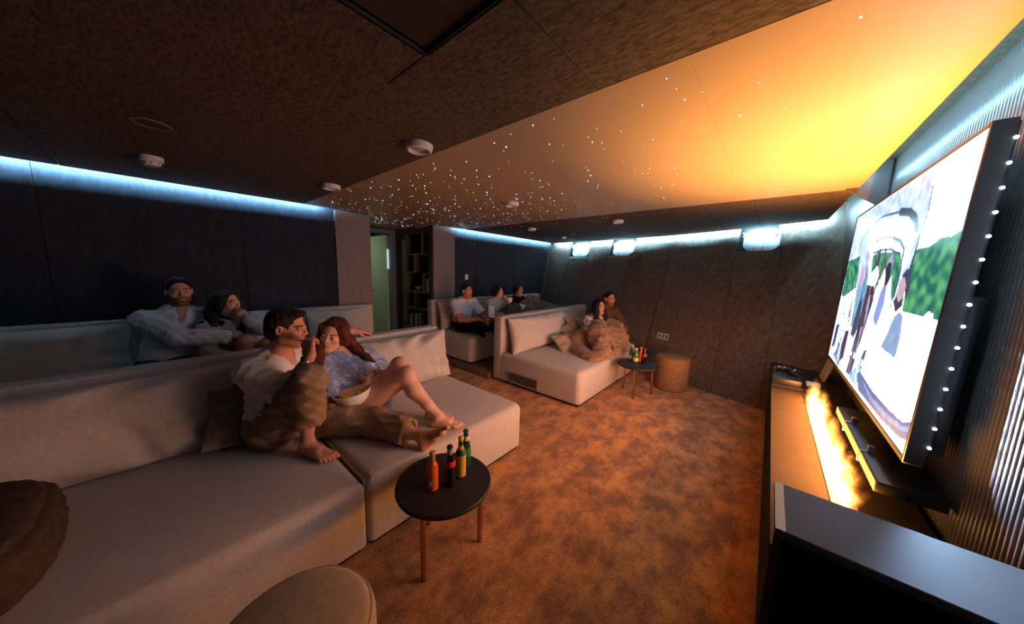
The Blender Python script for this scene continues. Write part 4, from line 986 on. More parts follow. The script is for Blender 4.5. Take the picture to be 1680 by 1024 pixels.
def add_foot(S, ankle, t, up, side, s=1.0, nails=None):
    """t: heel to toes, up: instep normal, side: towards the big toe"""
    t = nz(t); up = np.asarray(up, float); up = nz(up-t*(up@t)); side = np.asarray(side, float); side = nz(side-t*(side@t)-up*(side@up)); a = np.asarray(ankle, float)
    P = lambda x, y, z: a+s*(t*x+side*y+up*z)
    S.cone(P(0,0,0), P(-.030,0,-.046), .034*s, .029*s, .02*s); S.cone(P(0,0,-.012), P(.075,.004,-.034), .033*s, .026*s, .02*s)
    S.cone(P(-.03,0,-.050), P(.05,-.014,-.056), .026*s, .020*s, .015*s)
    S.cone(P(.07,.012,-.040), P(.128,.022,-.052), .024*s, .0215*s, .014*s); S.cone(P(.05,-.012,-.050), P(.110,-.022,-.058), .021*s, .0165*s, .014*s); S.cone(P(.128,.02,-.054), P(.112,-.024,-.059), .019*s, .015*s, .012*s)
    S.ell(P(.0,.032,-.002), A(.013,.012,.012)*s, None, .012*s); S.ell(P(-.006,-.032,-.008), A(.013,.012,.012)*s, None, .012*s)
    tips = []
    for i, (y, x0, l, r) in enumerate(((.026,.140,.040,.0135),(.0055,.144,.036,.0098),(-.010,.138,.033,.0092),(-.0235,.130,.029,.0086),(-.0350,.120,.024,.0080))):
        p0, p1, p2 = P(x0-.016,y*.95,-.052), P(x0+l*.45,y*1.1,-.050), P(x0+l,y*1.18,-.060)
        S.cone(p0, p1, r*1.05*s, r*s, .006*s); S.cone(p1, p2, r*s, r*.92*s, .003*s); tips.append((p2+up*r*.55*s+t*.003*s, r*.6*s))
    return tips

def person(name, label, sp):
    """sp: joints in world metres; returns the Empty that holds body, clothes and hair"""
    J = {k: A(*v) for k, v in sp['j'].items()}; h = sp.get('h', .006); skin = sp['skin']; fem = sp.get('fem', False); g = sp.get('girth', 1.0)
    pts = np.array(list(J.values())); lo = pts.min(0)-.17; hi = pts.max(0)+.20
    root = thing('person', (J['hip'][0], J['hip'][1], sp.get('z0', lo[2]+.17-.1)), label, 'person')
    ax = head_axes(sp['hf'], sp.get('hu', (0,0,1))); hs = sp.get('hs', .97 if fem else 1.0); hc = J['head']
    chf = nz(sp['cf']); sh = J['shL']-J['shR']; lat = nz(sh); up = nz(J['neck']-J['hip'])
    S = Field(lo, hi, h)
    add_head(S, hc, ax, hs, fem, sp.get('smile', 0))
    nb = hc-ax[2]*.075*hs-ax[1]*.018*hs
    S.cone(nb, J['neck'], (.045 if fem else .051)*hs, (.048 if fem else .057)*hs, .022); 
    mid = (J['shL']+J['shR'])/2; chest = mid*.62+J['hip']*.38; belly = mid*.25+J['hip']*.75
    S.cone(J['shR'], J['shL'], .052*g, .052*g, .05); S.cone(J['neck'], mid, .055*g, .07*g, .05)
    wch = .118 if fem else .132
    S.cone(mid*.8+chest*.2, chest, .9*wch*g, wch*g, .05, chf, .74); S.cone(chest, belly, wch*g, (.108 if fem else .122)*g, .05, chf, .74); S.cone(belly, J['hip'], (.108 if fem else .122)*g, .130*g, .05, chf, .80)
    aw = .80 if fem else 1.0
    for sd in 'RL':
        if 'el'+sd in J:
            S.cone(J['sh'+sd], J['el'+sd], .050*aw*g, .040*aw*g, .03); m = J['el'+sd]*.65+J['wr'+sd]*.35
            S.cone(J['el'+sd], m, .039*aw*g, .041*aw*g, .02); S.cone(m, J['wr'+sd], .041*aw*g, .0265*aw, .02)
            if 'hand'+sd in sp: a = sp['hand'+sd]; add_hand(S, J['wr'+sd], a['d'], a['n'], a['s'], a.get('curl', (.3,.35,.4,.45)), .9 if fem else 1.0, a.get('thumb', .3), a.get('spread', 0))
        if 'kn'+sd in J:
            lw = .96 if fem else 1.0
            S.cone(J['hp'+sd], J['kn'+sd], .088*lw*g, .058*lw, .04)
            if 'an'+sd in J:
                k_, a_ = J['kn'+sd], J['an'+sd]; ld = nz(a_-k_); hb = (J['hp'+sd]-k_); bk = hb-ld*(hb@ld); bk = nz(bk) if np.linalg.norm(bk) > 1e-3 else -chf
                calf = k_*.68+a_*.32+bk*.022; S.cone(k_, calf, .054*lw, .053*lw, .03); S.cone(calf, k_*.3+a_*.7+bk*.008, .053*lw, .036*lw, .03); S.cone(k_*.3+a_*.7+bk*.008, a_, .036*lw, .031*lw, .03)
                S.ell(k_-bk*.018, A(.045,.045,.045)*lw, None, .03)
                if 'foot'+sd in sp: a = sp['foot'+sd]; a['_tips'] = add_foot(S, a_, a['t'], a['u'], a['s'], .92 if fem else 1.0)
    if 'extra' in sp: sp['extra'](S, J)
    fobj('body', S, M_skin, root, head_color(hc, ax, hs, skin, sp.get('beard'), sp.get('lip'), sp.get('brow', (38,26,20))))
    add_eyes(root, hc, ax, hs, sp.get('iris', (58,38,26)), sp.get('look'))
    if sp.get('teeth'):
        r, f, u = ax; P = lambda x, y, z: hc+hs*(r*x+f*y+u*z)
        obj('teeth', tube([P(-.018,.083,-.0585),P(-.009,.0945,-.0615),P(0,.0975,-.0622),P(.009,.0945,-.0615),P(.018,.083,-.0585)], .0036*hs, 6), mat('teeth', lin((215,205,195)), .3), root)
    # hair
    H = Field(hc-.32, hc+.32, max(h*.9, .005)); r, f, u = ax; P = lambda x, y, z: hc+hs*(r*x+f*y+u*z); R = [r, f, u]
    hk = sp.get('hair', 'short')
    H.ell(P(0,-.018,.034), A(.079,.096,.088)*hs, R, .01)
    if hk == 'short': H.ell(P(0,-.05,-.02), A(.074,.062,.075)*hs, R, .02); H.ell(P(0,.055,.088), A(.052,.036,.024)*hs, R, .02)
    if hk == 'quiff': H.ell(P(0,-.05,-.02), A(.076,.062,.072)*hs, R, .02); H.ell(P(.01,.045,.100), A(.060,.050,.034)*hs, R, .02)
    if hk in ('long','tied'):
        H.ell(P(0,-.03,.03), A(.085,.096,.094)*hs, R, .01)
        for sg in (-1, 1): H.cone(P(sg*.062,.035,.055), P(sg*.080,-.005,-.045), .026*hs, .026*hs, .02)
        H.cone(P(0,-.06,0), P(0,-.055,-.08), .07*hs, (.055 if hk == 'long' else .045)*hs, .03)
    if hk == 'tied': H.ell(P(0,-.11,.01), A(.04,.04,.04)*hs, None, .02)
    # face opening
    fz = .0 if hk in ('long','tied') else .0
    H.ell(P(0,.108,-.022), A(.070 if hk in ('long','tied') else .088,.090,.106)*hs, R, .012, True)
    if hk in ('short','quiff'):
        for sg in (-1, 1): H.ell(P(sg*.085,.012,-.030), A(.03,.045,.050)*hs, R, .01, True)
        H.half(P(0,-.06,-.088), -u*.8+f*.25)
        if hk != 'quiff': H.half(P(0,.0,.121*1.0), u)
    if hk == 'long':
        for ch in sp.get('locks', []): H.chain([A(*q[:3]) for q in ch], [q[3] for q in ch], .02)
    H.wrinkle(.0035 if hk in ('short','quiff') else .004, 5, 90, 220, (1,1,.3))
    fobj('hair', H, hairmat(*sp['hairc']), root)
    # clothes
    for cl in sp['clothes']:
        C = Field(lo-.03, hi+.03, cl.get('h', max(h, .006))); t = cl.get('th', .013)
        if cl['kind'] == 'top':
            C.cone(J['shR'], J['shL'], .058*g+t, .058*g+t, .05); C.cone(mid, J['neck']*.9+mid*.1, .078*g+t, .064*g+t, .05)
            C.cone(mid*.8+chest*.2, chest, .9*wch*g+t, wch*g+t*1.4, .05, chf, .76); C.cone(chest, belly, wch*g+t*1.4, (.118 if fem else .130)*g+t*1.5, .05, chf, .80); C.cone(belly, J['hip']-up*cl.get('drop', .0), (.118 if fem else .130)*g+t*1.5, .142*g+t, .05, chf, .86)
            for sd in 'RL':
                e = cl.get('sleeve'+sd, cl.get('sleeve', 1.9))
                if 'el'+sd not in J or e <= 0: continue
                wd = cl.get('loose', .010)
                p0, p1, p2 = J['sh'+sd], J['el'+sd], J['wr'+sd]
                if e <= 1: q = p0+(p1-p0)*e; C.cone(p0, q, .055*aw*g+t, .050*aw*g+t+wd, .03); C.half_list = getattr(C, 'half_list', [])+[(q, nz(p1-p0), .11)]
                else:
                    q = p1+(p2-p1)*(e-1); C.cone(p0, p1, .055*aw*g+t, .047*aw*g+t+wd, .03); C.cone(p1, q, .047*aw*g+t+wd, .036*aw*g+t+wd*.7, .02)
            C.wrinkle(cl.get('wr', .007), cl.get('seed', 1), 30, 85, cl.get('an', (1,1,1)))
            for q, n_, rr in getattr(C, 'half_list', []): C.cone(q+n_*.052, q+n_*.20, rr*.78, rr*.78, .004, sub=True)
            # neck opening and hem
            C.ell(J['neck']+up*.055+chf*.030, A(.058,.058,.050)*cl.get('nk', 1.0), None, .006, True)
            if cl.get('vee'): v = cl['vee']; C.cone(J['neck']+chf*.07+up*.02, mid*(1-v)+chest*v+chf*.125, .034, .008, .004, sub=True); 
            if cl.get('hem') is not None: C.half(J['hip']+up*cl['hem'], -up)
        else:
            wl = cl.get('loose', .014)
            C.ell(J['hip'], A(.16,.16,.115)*g, None, .03) if not fem else C.ell(J['hip'], A(.13,.13,.10)*g, None, .03)
            C.cone(J['hip'], belly*.6+J['hip']*.4, .140*g+t, .128*g+t, .04, chf, .86)
            for sd in 'RL':
                e = cl.get('leg'+sd, cl.get('leg', 1.9))
                if 'kn'+sd not in J: continue
                p0, p1 = J['hp'+sd], J['kn'+sd]
                if e <= 1: C.cone(p0, p0+(p1-p0)*e, .094*g+t, (.094+(.064-.094)*e)*g+t+wl*.6, .04)
                else:
                    C.cone(p0, p1, .096*g+t, .064+t, .04); q = p1+(J['an'+sd]-p1)*(e-1); C.cone(p1, q, .070+t, .054+t+wl, .03)
            C.wrinkle(cl.get('wr', .008), cl.get('seed', 2), 26, 80, cl.get('an', (1,1,1)))
            for sd in 'RL':
                e = cl.get('leg'+sd, cl.get('leg', 1.9))
                if 'kn'+sd in J and 'an'+sd in J and 1 < e: 
                    p1 = J['kn'+sd]; n_ = nz(J['an'+sd]-p1); q = p1+(J['an'+sd]-p1)*(e-1); C.cone(q+n_*.105, q+n_*.30, .115, .115, .004, sub=True)
                    C.cone(q-n_*.03, q+n_*.10, .036, .046, .004, sub=True) if cl.get('hollow') else None
            if cl.get('waist') is not None: C.cone(J['hip']+up*(cl['waist']+.20), J['hip']+up*.6, .20, .20, .004, sub=True)
        fobj(cl['name'], C, cl['mat'], root)
    return root, J, ax, P
def cloth(n, c, c2=None, **k): return mat('cloth_'+n, lin(c), .9, lin(c2) if c2 else None, spec=.12, bump=k.pop('bump', .35), bs=k.pop('bs', 350), **k)

# --- man in the front row
manA = dict(h=.005, girth=1.06, skin=(214,150,120), beard=((140,96,76), .22), brow=(50,32,22), hf=(.62,.75,-.14), hu=(.02,.02,1), cf=(.84,.50,.1), z0=.40, hair='short', hairc=('brown',(44,32,26)),
  j=dict(hip=(-2.17,.405,.51), neck=(-2.215,.435,.905), head=(-2.135,.470,1.083), shR=(-2.155,.295,.842), shL=(-2.315,.595,.85), elR=(-2.00,.415,.735), wrR=(-1.90,.515,.948), elL=(-2.50,.80,.885), wrL=(-2.585,1.01,.925),
         hpR=(-2.12,.37,.50), hpL=(-2.10,.54,.50), knR=(-1.815,.475,.835), knL=(-1.80,.82,.485), anR=(-1.875,.468,.468), anL=(-1.475,.945,.458)),
  handR=dict(d=(-.55,.05,.8), n=(-.7,.5,0), s=(-.6,-.5,-.2), curl=(.75,.8,.85,.9), thumb=.9), handL=dict(d=(-.1,.95,-.22), n=(-.2,-.2,-.95), s=(.9,.1,-.2), curl=(.16,.2,.24,.3), thumb=.2, spread=.12),
  footR=dict(t=(.92,.38,-.02), u=(.05,0,1), s=(-.38,.92,0)), footL=dict(t=(.55,.42,.66), u=(-.75,-.1,.65), s=(.1,-.9,.5)),
  clothes=[dict(name='shirt', kind='top', mat=cloth('white_shirt',(236,233,230),(224,220,216),ns=30), sleeve=1.30, sleeveL=1.55, hem=-.06, drop=.05, wr=.011, seed=3, loose=.016, vee=.35),
           dict(name='trousers', kind='legs', mat=cloth('brown_trousers',(164,134,108),(144,116,92),ns=26), legR=1.60, legL=1.66, wr=.012, seed=8, loose=.016, waist=.10)])
rA, JA, axA, PA = person('person', 'man in white shirt and brown rolled trousers eating a snack on the front sofa', manA)
# collar, cuffs, watch, bracelet, snack
def ring(c, n, r, rr, m, name, par, fl=1.0, k=28):
    n = nz(n); a = nz(np.cross(n, A(.3,.2,1.0))); b = np.cross(n, a)
    return obj(name, tube([tuple(np.asarray(c)+r*(a*math.cos(t)+b*math.sin(t)*fl)) for t in np.linspace(0, 2*math.pi, k)], rr, 8), m, par)
def cuff(p, n, r0, r1, L_, m, name, par):
    n = nz(n); a = nz(np.cross(n, A(.3,.2,1.0))); b = np.cross(n, a); V = []; F = []; k = 28
    prof = [(r0,0),(r0+.005,0),(r1+.005,L_),(r1,L_),(r1-.004,L_*.9),(r0-.004,.1*L_)]
    for (r_, z) in prof:
        for i in range(k): t = 2*math.pi*i/k; V.append(tuple(np.asarray(p)+n*z+r_*(1+.03*math.sin(3*t))*(a*math.cos(t)+b*math.sin(t))))
    for q in range(len(prof)):
        q2 = (q+1) % len(prof)
        for i in range(k): j = (i+1) % k; F.append([q*k+i, q*k+j, q2*k+j, q2*k+i])
    return obj(name, (V, F), m, par, angle=60)
def fold_collar(J, ax, m, par, s=1.0):
    n = nz(J['head']-J['neck']-ax[1]*.03); c = J['neck']+n*.008; f = nz(ax[1]*.3+nz(sum_cf)); a = nz(f-n*(f@n)); b = np.cross(n, a); V = []; F = []; k = 30
    for r_, z in ((.064,.030),(.070,.032),(.084,-.004),(.078,-.008)):
        for i in range(k+1):
            t = math.radians(32+296*i/k); ex = 1+.25*max(0, math.cos(t))**3; V.append(tuple(c+n*(z-.018*max(0, math.cos(t)))+s*r_*ex*(a*math.cos(t)+b*math.sin(t))))
    w = k+1
    for q in range(4):
        for i in range(k): F.append([q*w+i, q*w+i+1, ((q+1) % 4)*w+i+1, ((q+1) % 4)*w+i])
    F.append([0,w,2*w,3*w]); F.append([k,3*w+k,2*w+k,w+k])
    return obj('collar', (V, F), m, par, angle=60)
sum_cf = A(*manA['cf']); fold_collar(JA, axA, MATS['cloth_white_shirt'], rA)
cuff(JA['elR']+(JA['wrR']-JA['elR'])*.27, JA['wrR']-JA['elR'], .054, .051, .05, MATS['cloth_white_shirt'], 'sleeve_cuff', rA)
cuff(JA['knR']+(JA['anR']-JA['knR'])*.50, JA['anR']-JA['knR'], .072, .070, .055, MATS['cloth_brown_trousers'], 'trouser_cuff', rA)
cuff(JA['knL']+(JA['anL']-JA['knL'])*.58, JA['anL']-JA['knL'], .072, .068, .05, MATS['cloth_brown_trousers'], 'trouser_cuff', rA)
wd = nz(JA['wrR']-JA['elR']); wp = JA['wrR']-wd*.028
wt_ = thing('wrist_watch', tuple(wp), 'dark wristwatch with a bright face on the man eating a snack', 'watch')
ring(wp, wd, .031, .0075, M_black, 'strap', wt_)
fdir = nz(A(.8,-.35,.1)-wd*(A(.8,-.35,.1)@wd)); obj('dial', xf(lathe([(.015,0),(.016,.004),(.013,.008)], (0,0,0), 20), frame(tuple(wp+fdir*.031), tuple(np.cross(wd, fdir)), tuple(wd))), mat('dial', lin((200,195,190)), .2, metal=.6), wt_)
bp = JA['elL']*.22+JA['wrL']*.78; br = ring(bp, JA['wrL']-JA['elL'], .031, .0035, mat('bracelet', lin((150,40,30)), .6), 'bracelet', None); tag(br, 'thin red bracelet on the arm laid along the sofa back', 'bracelet')
snk = obj('snack', tube([tuple(PA(.0,.100,-.062)), tuple(PA(.018,.128,-.068)), tuple(PA(.034,.150,-.060))], [.007,.009,.006], 8), mat('snack', lin((170,70,40)), .5)); tag(snk, 'small reddish snack at the mouth of the man in brown trousers', 'snack')

# --- woman in the front row
womanA = dict(h=.005, girth=1.06, fem=True, skin=(226,174,150), lip=(176,84,76), brow=(96,52,36), hf=(.74,-.66,-.04), hu=(.05,.26,.96), cf=(.86,.22,.45), z0=.40, hair='long', hairc=('auburn',(112,44,26)), smile=.8, iris=(60,60,50),
  j=dict(hip=(-2.11,.885,.495), neck=(-2.275,.815,.822), head=(-2.225,.745,.985), shR=(-2.245,.668,.785), shL=(-2.32,1.005,.757), elR=(-2.085,.665,.585), wrR=(-1.995,.845,.655), elL=(-2.175,1.105,.615), wrL=(-2.035,.965,.71),
         hpR=(-2.06,.835,.49), hpL=(-2.10,.975,.49), knR=(-1.795,1.03,.735), knL=(-1.875,1.025,.785), anR=(-1.605,1.150,.462), anL=(-1.72,1.185,.465)),
  handR=dict(d=(.25,.85,.35), n=(-.6,.2,.6), s=(.2,-.3,.9), curl=(.6,.65,.7,.75), thumb=.6), handL=dict(d=(.35,-.8,-.25), n=(-.5,-.2,-.6), s=(.2,.2,.9), curl=(.55,.6,.65,.7), thumb=.5),
  footR=dict(t=(.80,.60,-.02), u=(-.1,0,1), s=(-.6,.8,0)), footL=dict(t=(.84,.52,-.02), u=(-.1,0,1), s=(.5,-.8,0)),
  locks=[[(-2.235,.80,1.00,.035),(-2.225,.845,.93,.036),(-2.205,.885,.865,.030),(-2.165,.935,.80,.020),(-2.135,.975,.765,.010)],[(-2.255,.79,.98,.05),(-2.275,.83,.90,.045),(-2.23,.875,.84,.028)],
         [(-2.235,.685,.985,.030),(-2.215,.655,.92,.030),(-2.19,.645,.855,.026),(-2.17,.645,.80,.012)],[(-2.27,.72,.95,.045),(-2.275,.70,.87,.04)]],
  clothes=[dict(name='blouse', kind='top', mat=cloth('blue_blouse',(150,166,206),(218,224,240),ns=34,nd=9,ramp=(.40,.46)), sleeve=.98, hem=-.06, drop=.05, wr=.008, seed=5, loose=.020, vee=.4, nk=1.12),
           dict(name='shorts', kind='legs', mat=cloth('blue_shorts',(140,156,196)), leg=0.0, wr=.002, waist=.06)])
rB, JB, axB, PB = person('person', 'red-haired woman in a pale blue patterned blouse with bare legs on the front sofa', womanA)
sum_cf = A(*womanA['cf']); fold_collar(JB, axB, MATS['cloth_blue_blouse'], rB, .95)
for sd in 'RL':
    for q, (p, r_) in enumerate(womanA['foot'+sd]['_tips']): obj('toenail', lathe([(r_,-.002),(r_*.9,.001),(.0005,.002)], tuple(p), 10), mat('nail_polish', lin((60,20,26)), .2), rB)
bw = thing('popcorn_bowl', (-2.00,.775,.555), 'white bowl of popcorn between the man and the red-haired woman', 'bowl')
obj('bowl_shell', xf(lathe([(.045,0),(.060,.003),(.095,.040),(.113,.085),(.117,.100),(.113,.100),(.106,.082),(.088,.042),(.050,.012)], (0,0,0), 40), Matrix.Translation((-2.00,.775,.555)) @ Matrix.Rotation(math.radians(9),4,'X')), M_white2, bw)
rs = np.random.RandomState(2); PV = []
for i in range(130):
    a = rs.uniform(0, 6.28); q = .095*math.sqrt(rs.rand()); PV.append(xf(box(-.008,.008,-.007,.007,-.006,.006,.003,1), Matrix.Translation((-2.00+q*math.cos(a), .775+q*math.sin(a), .555+.070+.012*rs.rand()-.14*q*math.sin(a)*0)) @ Matrix.Rotation(rs.uniform(0,3),4,Vector(rs.normal(size=3)).normalized())))
pc = obj('popcorn', join(*PV), mat('popcorn', lin((238,206,130)), .8), bw); pc['kind'] = 'stuff'

# --- couple on the rear left sofa
manB = dict(h=.0065, skin=(206,150,124), beard=((46,32,28), .75), brow=(26,18,16), hf=(.98,.10,-.02), hu=(0,-.04,1), cf=(.95,.15,.1), z0=.47, hair='short', hairc=('black',(24,19,18)), smile=1.0, teeth=True,
  j=dict(hip=(-3.72,-.02,.575), neck=(-3.765,.09,1.03), head=(-3.72,.105,1.205), shR=(-3.72,-.105,.985), shL=(-3.79,.275,.985), elR=(-3.46,.06,.865), wrR=(-3.42,.34,.835), elL=(-3.86,.46,.80), wrL=(-3.78,.62,.68),
         hpR=(-3.66,-.10,.56), hpL=(-3.66,.07,.56), knR=(-3.20,-.12,.63), knL=(-3.20,.10,.63), anR=(-3.10,-.12,.52), anL=(-3.08,.10,.52)),
  handR=dict(d=(.1,.95,-.15), n=(0,-.1,-1), s=(.9,0,.2), curl=(.3,.35,.4,.45)), handL=dict(d=(.3,.9,-.2), n=(0,0,-1), s=(.9,-.3,0)),
  clothes=[dict(name='henley_shirt', kind='top', mat=cloth('white_henley',(226,230,234),(214,218,224),ns=30), sleeve=1.93, hem=-.2, drop=.12, wr=.009, seed=11, loose=.008, vee=.55),
           dict(name='trousers', kind='legs', mat=cloth('navy_trousers',(50,52,64)), leg=1.9, wr=.006)])
person('person', 'smiling bearded man in a white henley shirt on the rear left sofa', manB)
womanB = dict(h=.0065, fem=True, skin=(206,152,128), brow=(30,20,18), lip=(160,80,76), hf=(.74,.66,.08), hu=(-.1,-.08,1), cf=(.85,.4,.2), z0=.47, hair='long', hairc=('dark_brown',(34,22,19)),
  j=dict(hip=(-3.62,.45,.575), neck=(-3.63,.39,.945), head=(-3.585,.372,1.098), shR=(-3.60,.235,.90), shL=(-3.64,.555,.90), elR=(-3.42,.22,.70), wrR=(-3.30,.36,.66), elL=(-3.41,.575,.875), wrL=(-3.425,.475,.968),
         hpR=(-3.56,.40,.56), hpL=(-3.56,.53,.56), knR=(-3.34,.44,.79), knL=(-3.30,.58,.76), anR=(-3.26,.42,.53), anL=(-3.22,.56,.53)),
  handL=dict(d=(-.30,-.45,.75), n=(-.75,-.3,-.2), s=(-.3,.6,.4), curl=(.5,.5,.55,.6), thumb=.5), handR=dict(d=(.6,.6,-.2), n=(0,0,-1), s=(.6,-.5,0)),
  locks=[[(-3.61,.30,1.12,.045),(-3.61,.275,1.02,.05),(-3.57,.27,.92,.045),(-3.53,.28,.84,.02)],[(-3.64,.36,1.05,.06),(-3.65,.34,.95,.05)],[(-3.62,.46,1.08,.03),(-3.62,.49,.98,.035),(-3.58,.49,.90,.02)]],
  clothes=[dict(name='dark_top', kind='top', mat=cloth('black_top',(30,28,30)), sleeve=0, hem=-.02, wr=.005, seed=12, vee=.3),
           dict(name='cardigan_sleeve', kind='top', mat=cloth('white_cardigan',(188,188,190),(166,166,170),ns=50), sleeveL=1.92, sleeveR=1.9, hem=.10, wr=.006, seed=13, th=.016, vee=.95, nk=1.5),
           dict(name='shorts', kind='legs', mat=cloth('denim_shorts',(70,86,110),(90,104,128),ns=60), leg=.45, wr=.005, waist=.06)])
person('person', 'dark-haired woman covering her mouth with her hand on the rear left sofa', womanB)

# --- three people on the rear right sofa
manC = dict(h=.008, skin=(196,142,118), beard=((70,50,42), .3), brow=(30,22,18), hf=(.97,.20,.02), cf=(.97,.1,.2), z0=.47, hair='short', hairc=('black',(24,19,18)),
  j=dict(hip=(-3.74,3.14,.575), neck=(-3.70,3.14,.955), head=(-3.635,3.145,1.115), shR=(-3.70,2.955,.915), shL=(-3.70,3.345,.915), elR=(-3.52,2.925,.69), wrR=(-3.30,3.09,.70), elL=(-3.50,3.42,.68), wrL=(-3.30,3.30,.69),
         hpR=(-3.66,3.06,.56), hpL=(-3.66,3.22,.56), knR=(-3.24,3.06,.60), knL=(-3.22,3.34,.60), anR=(-3.12,3.10,.52), anL=(-3.10,3.34,.52)),
  handR=dict(d=(.5,.8,-.1), n=(0,.3,-.9), s=(.8,-.3,.2), curl=(.5,.5,.55,.6)), handL=dict(d=(.5,-.7,-.1), n=(0,-.3,-.9), s=(.8,.3,.2), curl=(.5,.5,.55,.6)),
  clothes=[dict(name='t_shirt', kind='top', mat=cloth('white_tee',(214,216,222),(202,204,212),ns=30), sleeve=.72, hem=-.08, drop=.05, wr=.008, seed=15, loose=.014, vee=.2),
           dict(name='trousers', kind='legs', mat=cloth('black_trousers',(24,24,28)), leg=1.9, wr=.006)])
person('person', 'man in a white T-shirt and black trousers on the rear right sofa', manC)
tb = thing('tablet', (-3.24,3.31,.62), 'white tablet held upright by the man in the white T-shirt', 'tablet')
Mt = frame((-3.30,3.38,.80),(.25,.90,-.25),(-.35,.28,.85)); obj('case', xf(prism(rpoly(-.055,.055,-.10,.10,.01),-.004,.004,.001), Mt), M_white2, tb); obj('screen_glass', xf(prism(rpoly(-.048,.048,-.092,.092,.006),-.0050,-.0042), Mt), M_black, tb)
womanC = dict(h=.008, fem=True, skin=(204,154,130), brow=(34,24,20), hf=(.93,.36,.0), cf=(.95,.2,.15), z0=.47, hair='tied', hairc=('dark_brown',(34,22,19)),
  j=dict(hip=(-3.72,3.86,.575), neck=(-3.66,3.84,.93), head=(-3.60,3.835,1.075), shR=(-3.66,3.685,.885), shL=(-3.66,4.005,.885), elR=(-3.50,3.68,.70), wrR=(-3.34,3.86,.74), elL=(-3.47,4.05,.74), wrL=(-3.44,3.93,.93),
         hpR=(-3.64,3.80,.56), hpL=(-3.64,3.93,.56), knR=(-3.34,3.86,.80), knL=(-3.34,4.04,.80), anR=(-3.28,3.88,.53), anL=(-3.26,4.04,.53)),
  handR=dict(d=(.4,.8,.1), n=(0,.3,.9), s=(.8,-.3,.2)), handL=dict(d=(-.15,-.5,.6), n=(-.7,-.2,-.2), s=(-.3,.5,.4), curl=(.5,.5,.55,.6)),
  clothes=[dict(name='t_shirt', kind='top', mat=cloth('cream_tee',(206,200,190)), sleeve=.75, hem=-.06, wr=.007, seed=18, loose=.012),
           dict(name='trousers', kind='legs', mat=cloth('mauve_trousers',(96,80,80)), leg=1.9, wr=.006)])
person('person', 'woman in a cream T-shirt with tied hair on the rear right sofa', womanC)
ck = lt('drinking_cup', [(.022,0),(.030,.002),(.036,.085),(.033,.085),(.028,.01)], (-3.42,3.965,.90), M_white2, 'white cup raised by the woman in the cream T-shirt', 'cup')
b2 = thing('snack_bowl', (-3.38,4.17,.76), 'white bowl between the two women on the rear right sofa', 'bowl')
obj('bowl_shell', xf(lathe([(.04,0),(.055,.003),(.09,.04),(.112,.09),(.116,.10),(.112,.10),(.085,.042),(.045,.012)], (0,0,0), 32), Matrix.Translation((-3.38,4.17,.76)) @ Matrix.Rotation(math.radians(-14),4,'X')), M_white2, b2)
obj('foot_ring', lathe([(.046,-.008),(.05,0),(.044,.002)], (-3.38,4.17,.762), 24), M_white2, b2)
womanD = dict(h=.008, fem=True, skin=(186,136,112), brow=(26,18,16), hf=(.96,-.06,.0), cf=(.95,.1,.15), z0=.47, hair='tied', hairc=('black',(24,19,18)),
  j=dict(hip=(-3.72,4.52,.575), neck=(-3.68,4.45,.94), head=(-3.62,4.425,1.088), shR=(-3.68,4.29,.895), shL=(-3.68,4.61,.895), elR=(-3.50,4.28,.72), wrR=(-3.36,4.42,.74), elL=(-3.52,4.66,.72), wrL=(-3.36,4.54,.76),
         hpR=(-3.64,4.48,.56), hpL=(-3.64,4.60,.56), knR=(-3.40,4.82,.68), knL=(-3.46,4.92,.70), anR=(-3.36,5.22,.56), anL=(-3.42,5.30,.56)),
  handR=dict(d=(.4,.8,.1), n=(0,.3,.9), s=(.8,-.3,.2)), handL=dict(d=(.4,-.8,.1), n=(0,-.3,.9), s=(.8,.3,.2)),
  clothes=[dict(name='black_top', kind='top', mat=cloth('black_top',(30,28,30)), sleeve=1.9, hem=-.05, wr=.006, seed=21),
           dict(name='trousers', kind='legs', mat=cloth('mauve_trousers',(96,80,80)), leg=1.9, wr=.005)])
person('person', 'woman in a black top under a knitted throw on the rear right sofa', womanD)

# --- couple under the knitted blanket on the far front sofa
manE = dict(h=.008, skin=(196,136,108), beard=((54,36,30), .6), brow=(26,18,16), hf=(.86,-.48,-.02), cf=(.88,-.40,.15), z0=.40, hair='quiff', hairc=('black',(24,19,18)),
  j=dict(hip=(-2.03,4.50,.50), neck=(-1.95,4.53,.895), head=(-1.88,4.52,1.060), shR=(-2.00,4.345,.845), shL=(-1.86,4.715,.845), elR=(-1.98,4.16,.66), wrR=(-1.80,4.14,.70), elL=(-1.72,4.76,.62), wrL=(-1.62,4.56,.62),
         hpR=(-1.98,4.42,.49), hpL=(-1.94,4.56,.49), knR=(-1.66,4.16,.58), knL=(-1.60,4.28,.58), anR=(-1.50,3.86,.46), anL=(-1.48,3.98,.46)),
  handR=dict(d=(.5,-.6,-.2), n=(0,0,-1), s=(.5,.5,0)), handL=dict(d=(.2,-.9,-.1), n=(0,0,-1), s=(-.8,-.3,0)),
  clothes=[dict(name='sweater', kind='top', mat=cloth('brown_sweater',(112,78,56),(96,66,48),ns=50), sleeve=1.9, hem=-.06, wr=.008, seed=24, th=.018, loose=.012, nk=.9),
           dict(name='trousers', kind='legs', mat=cloth('grey_trousers',(84,80,78)), leg=1.9, wr=.005)])
person('person', 'man in a brown sweater beside the woman under the chunky blanket', manE)
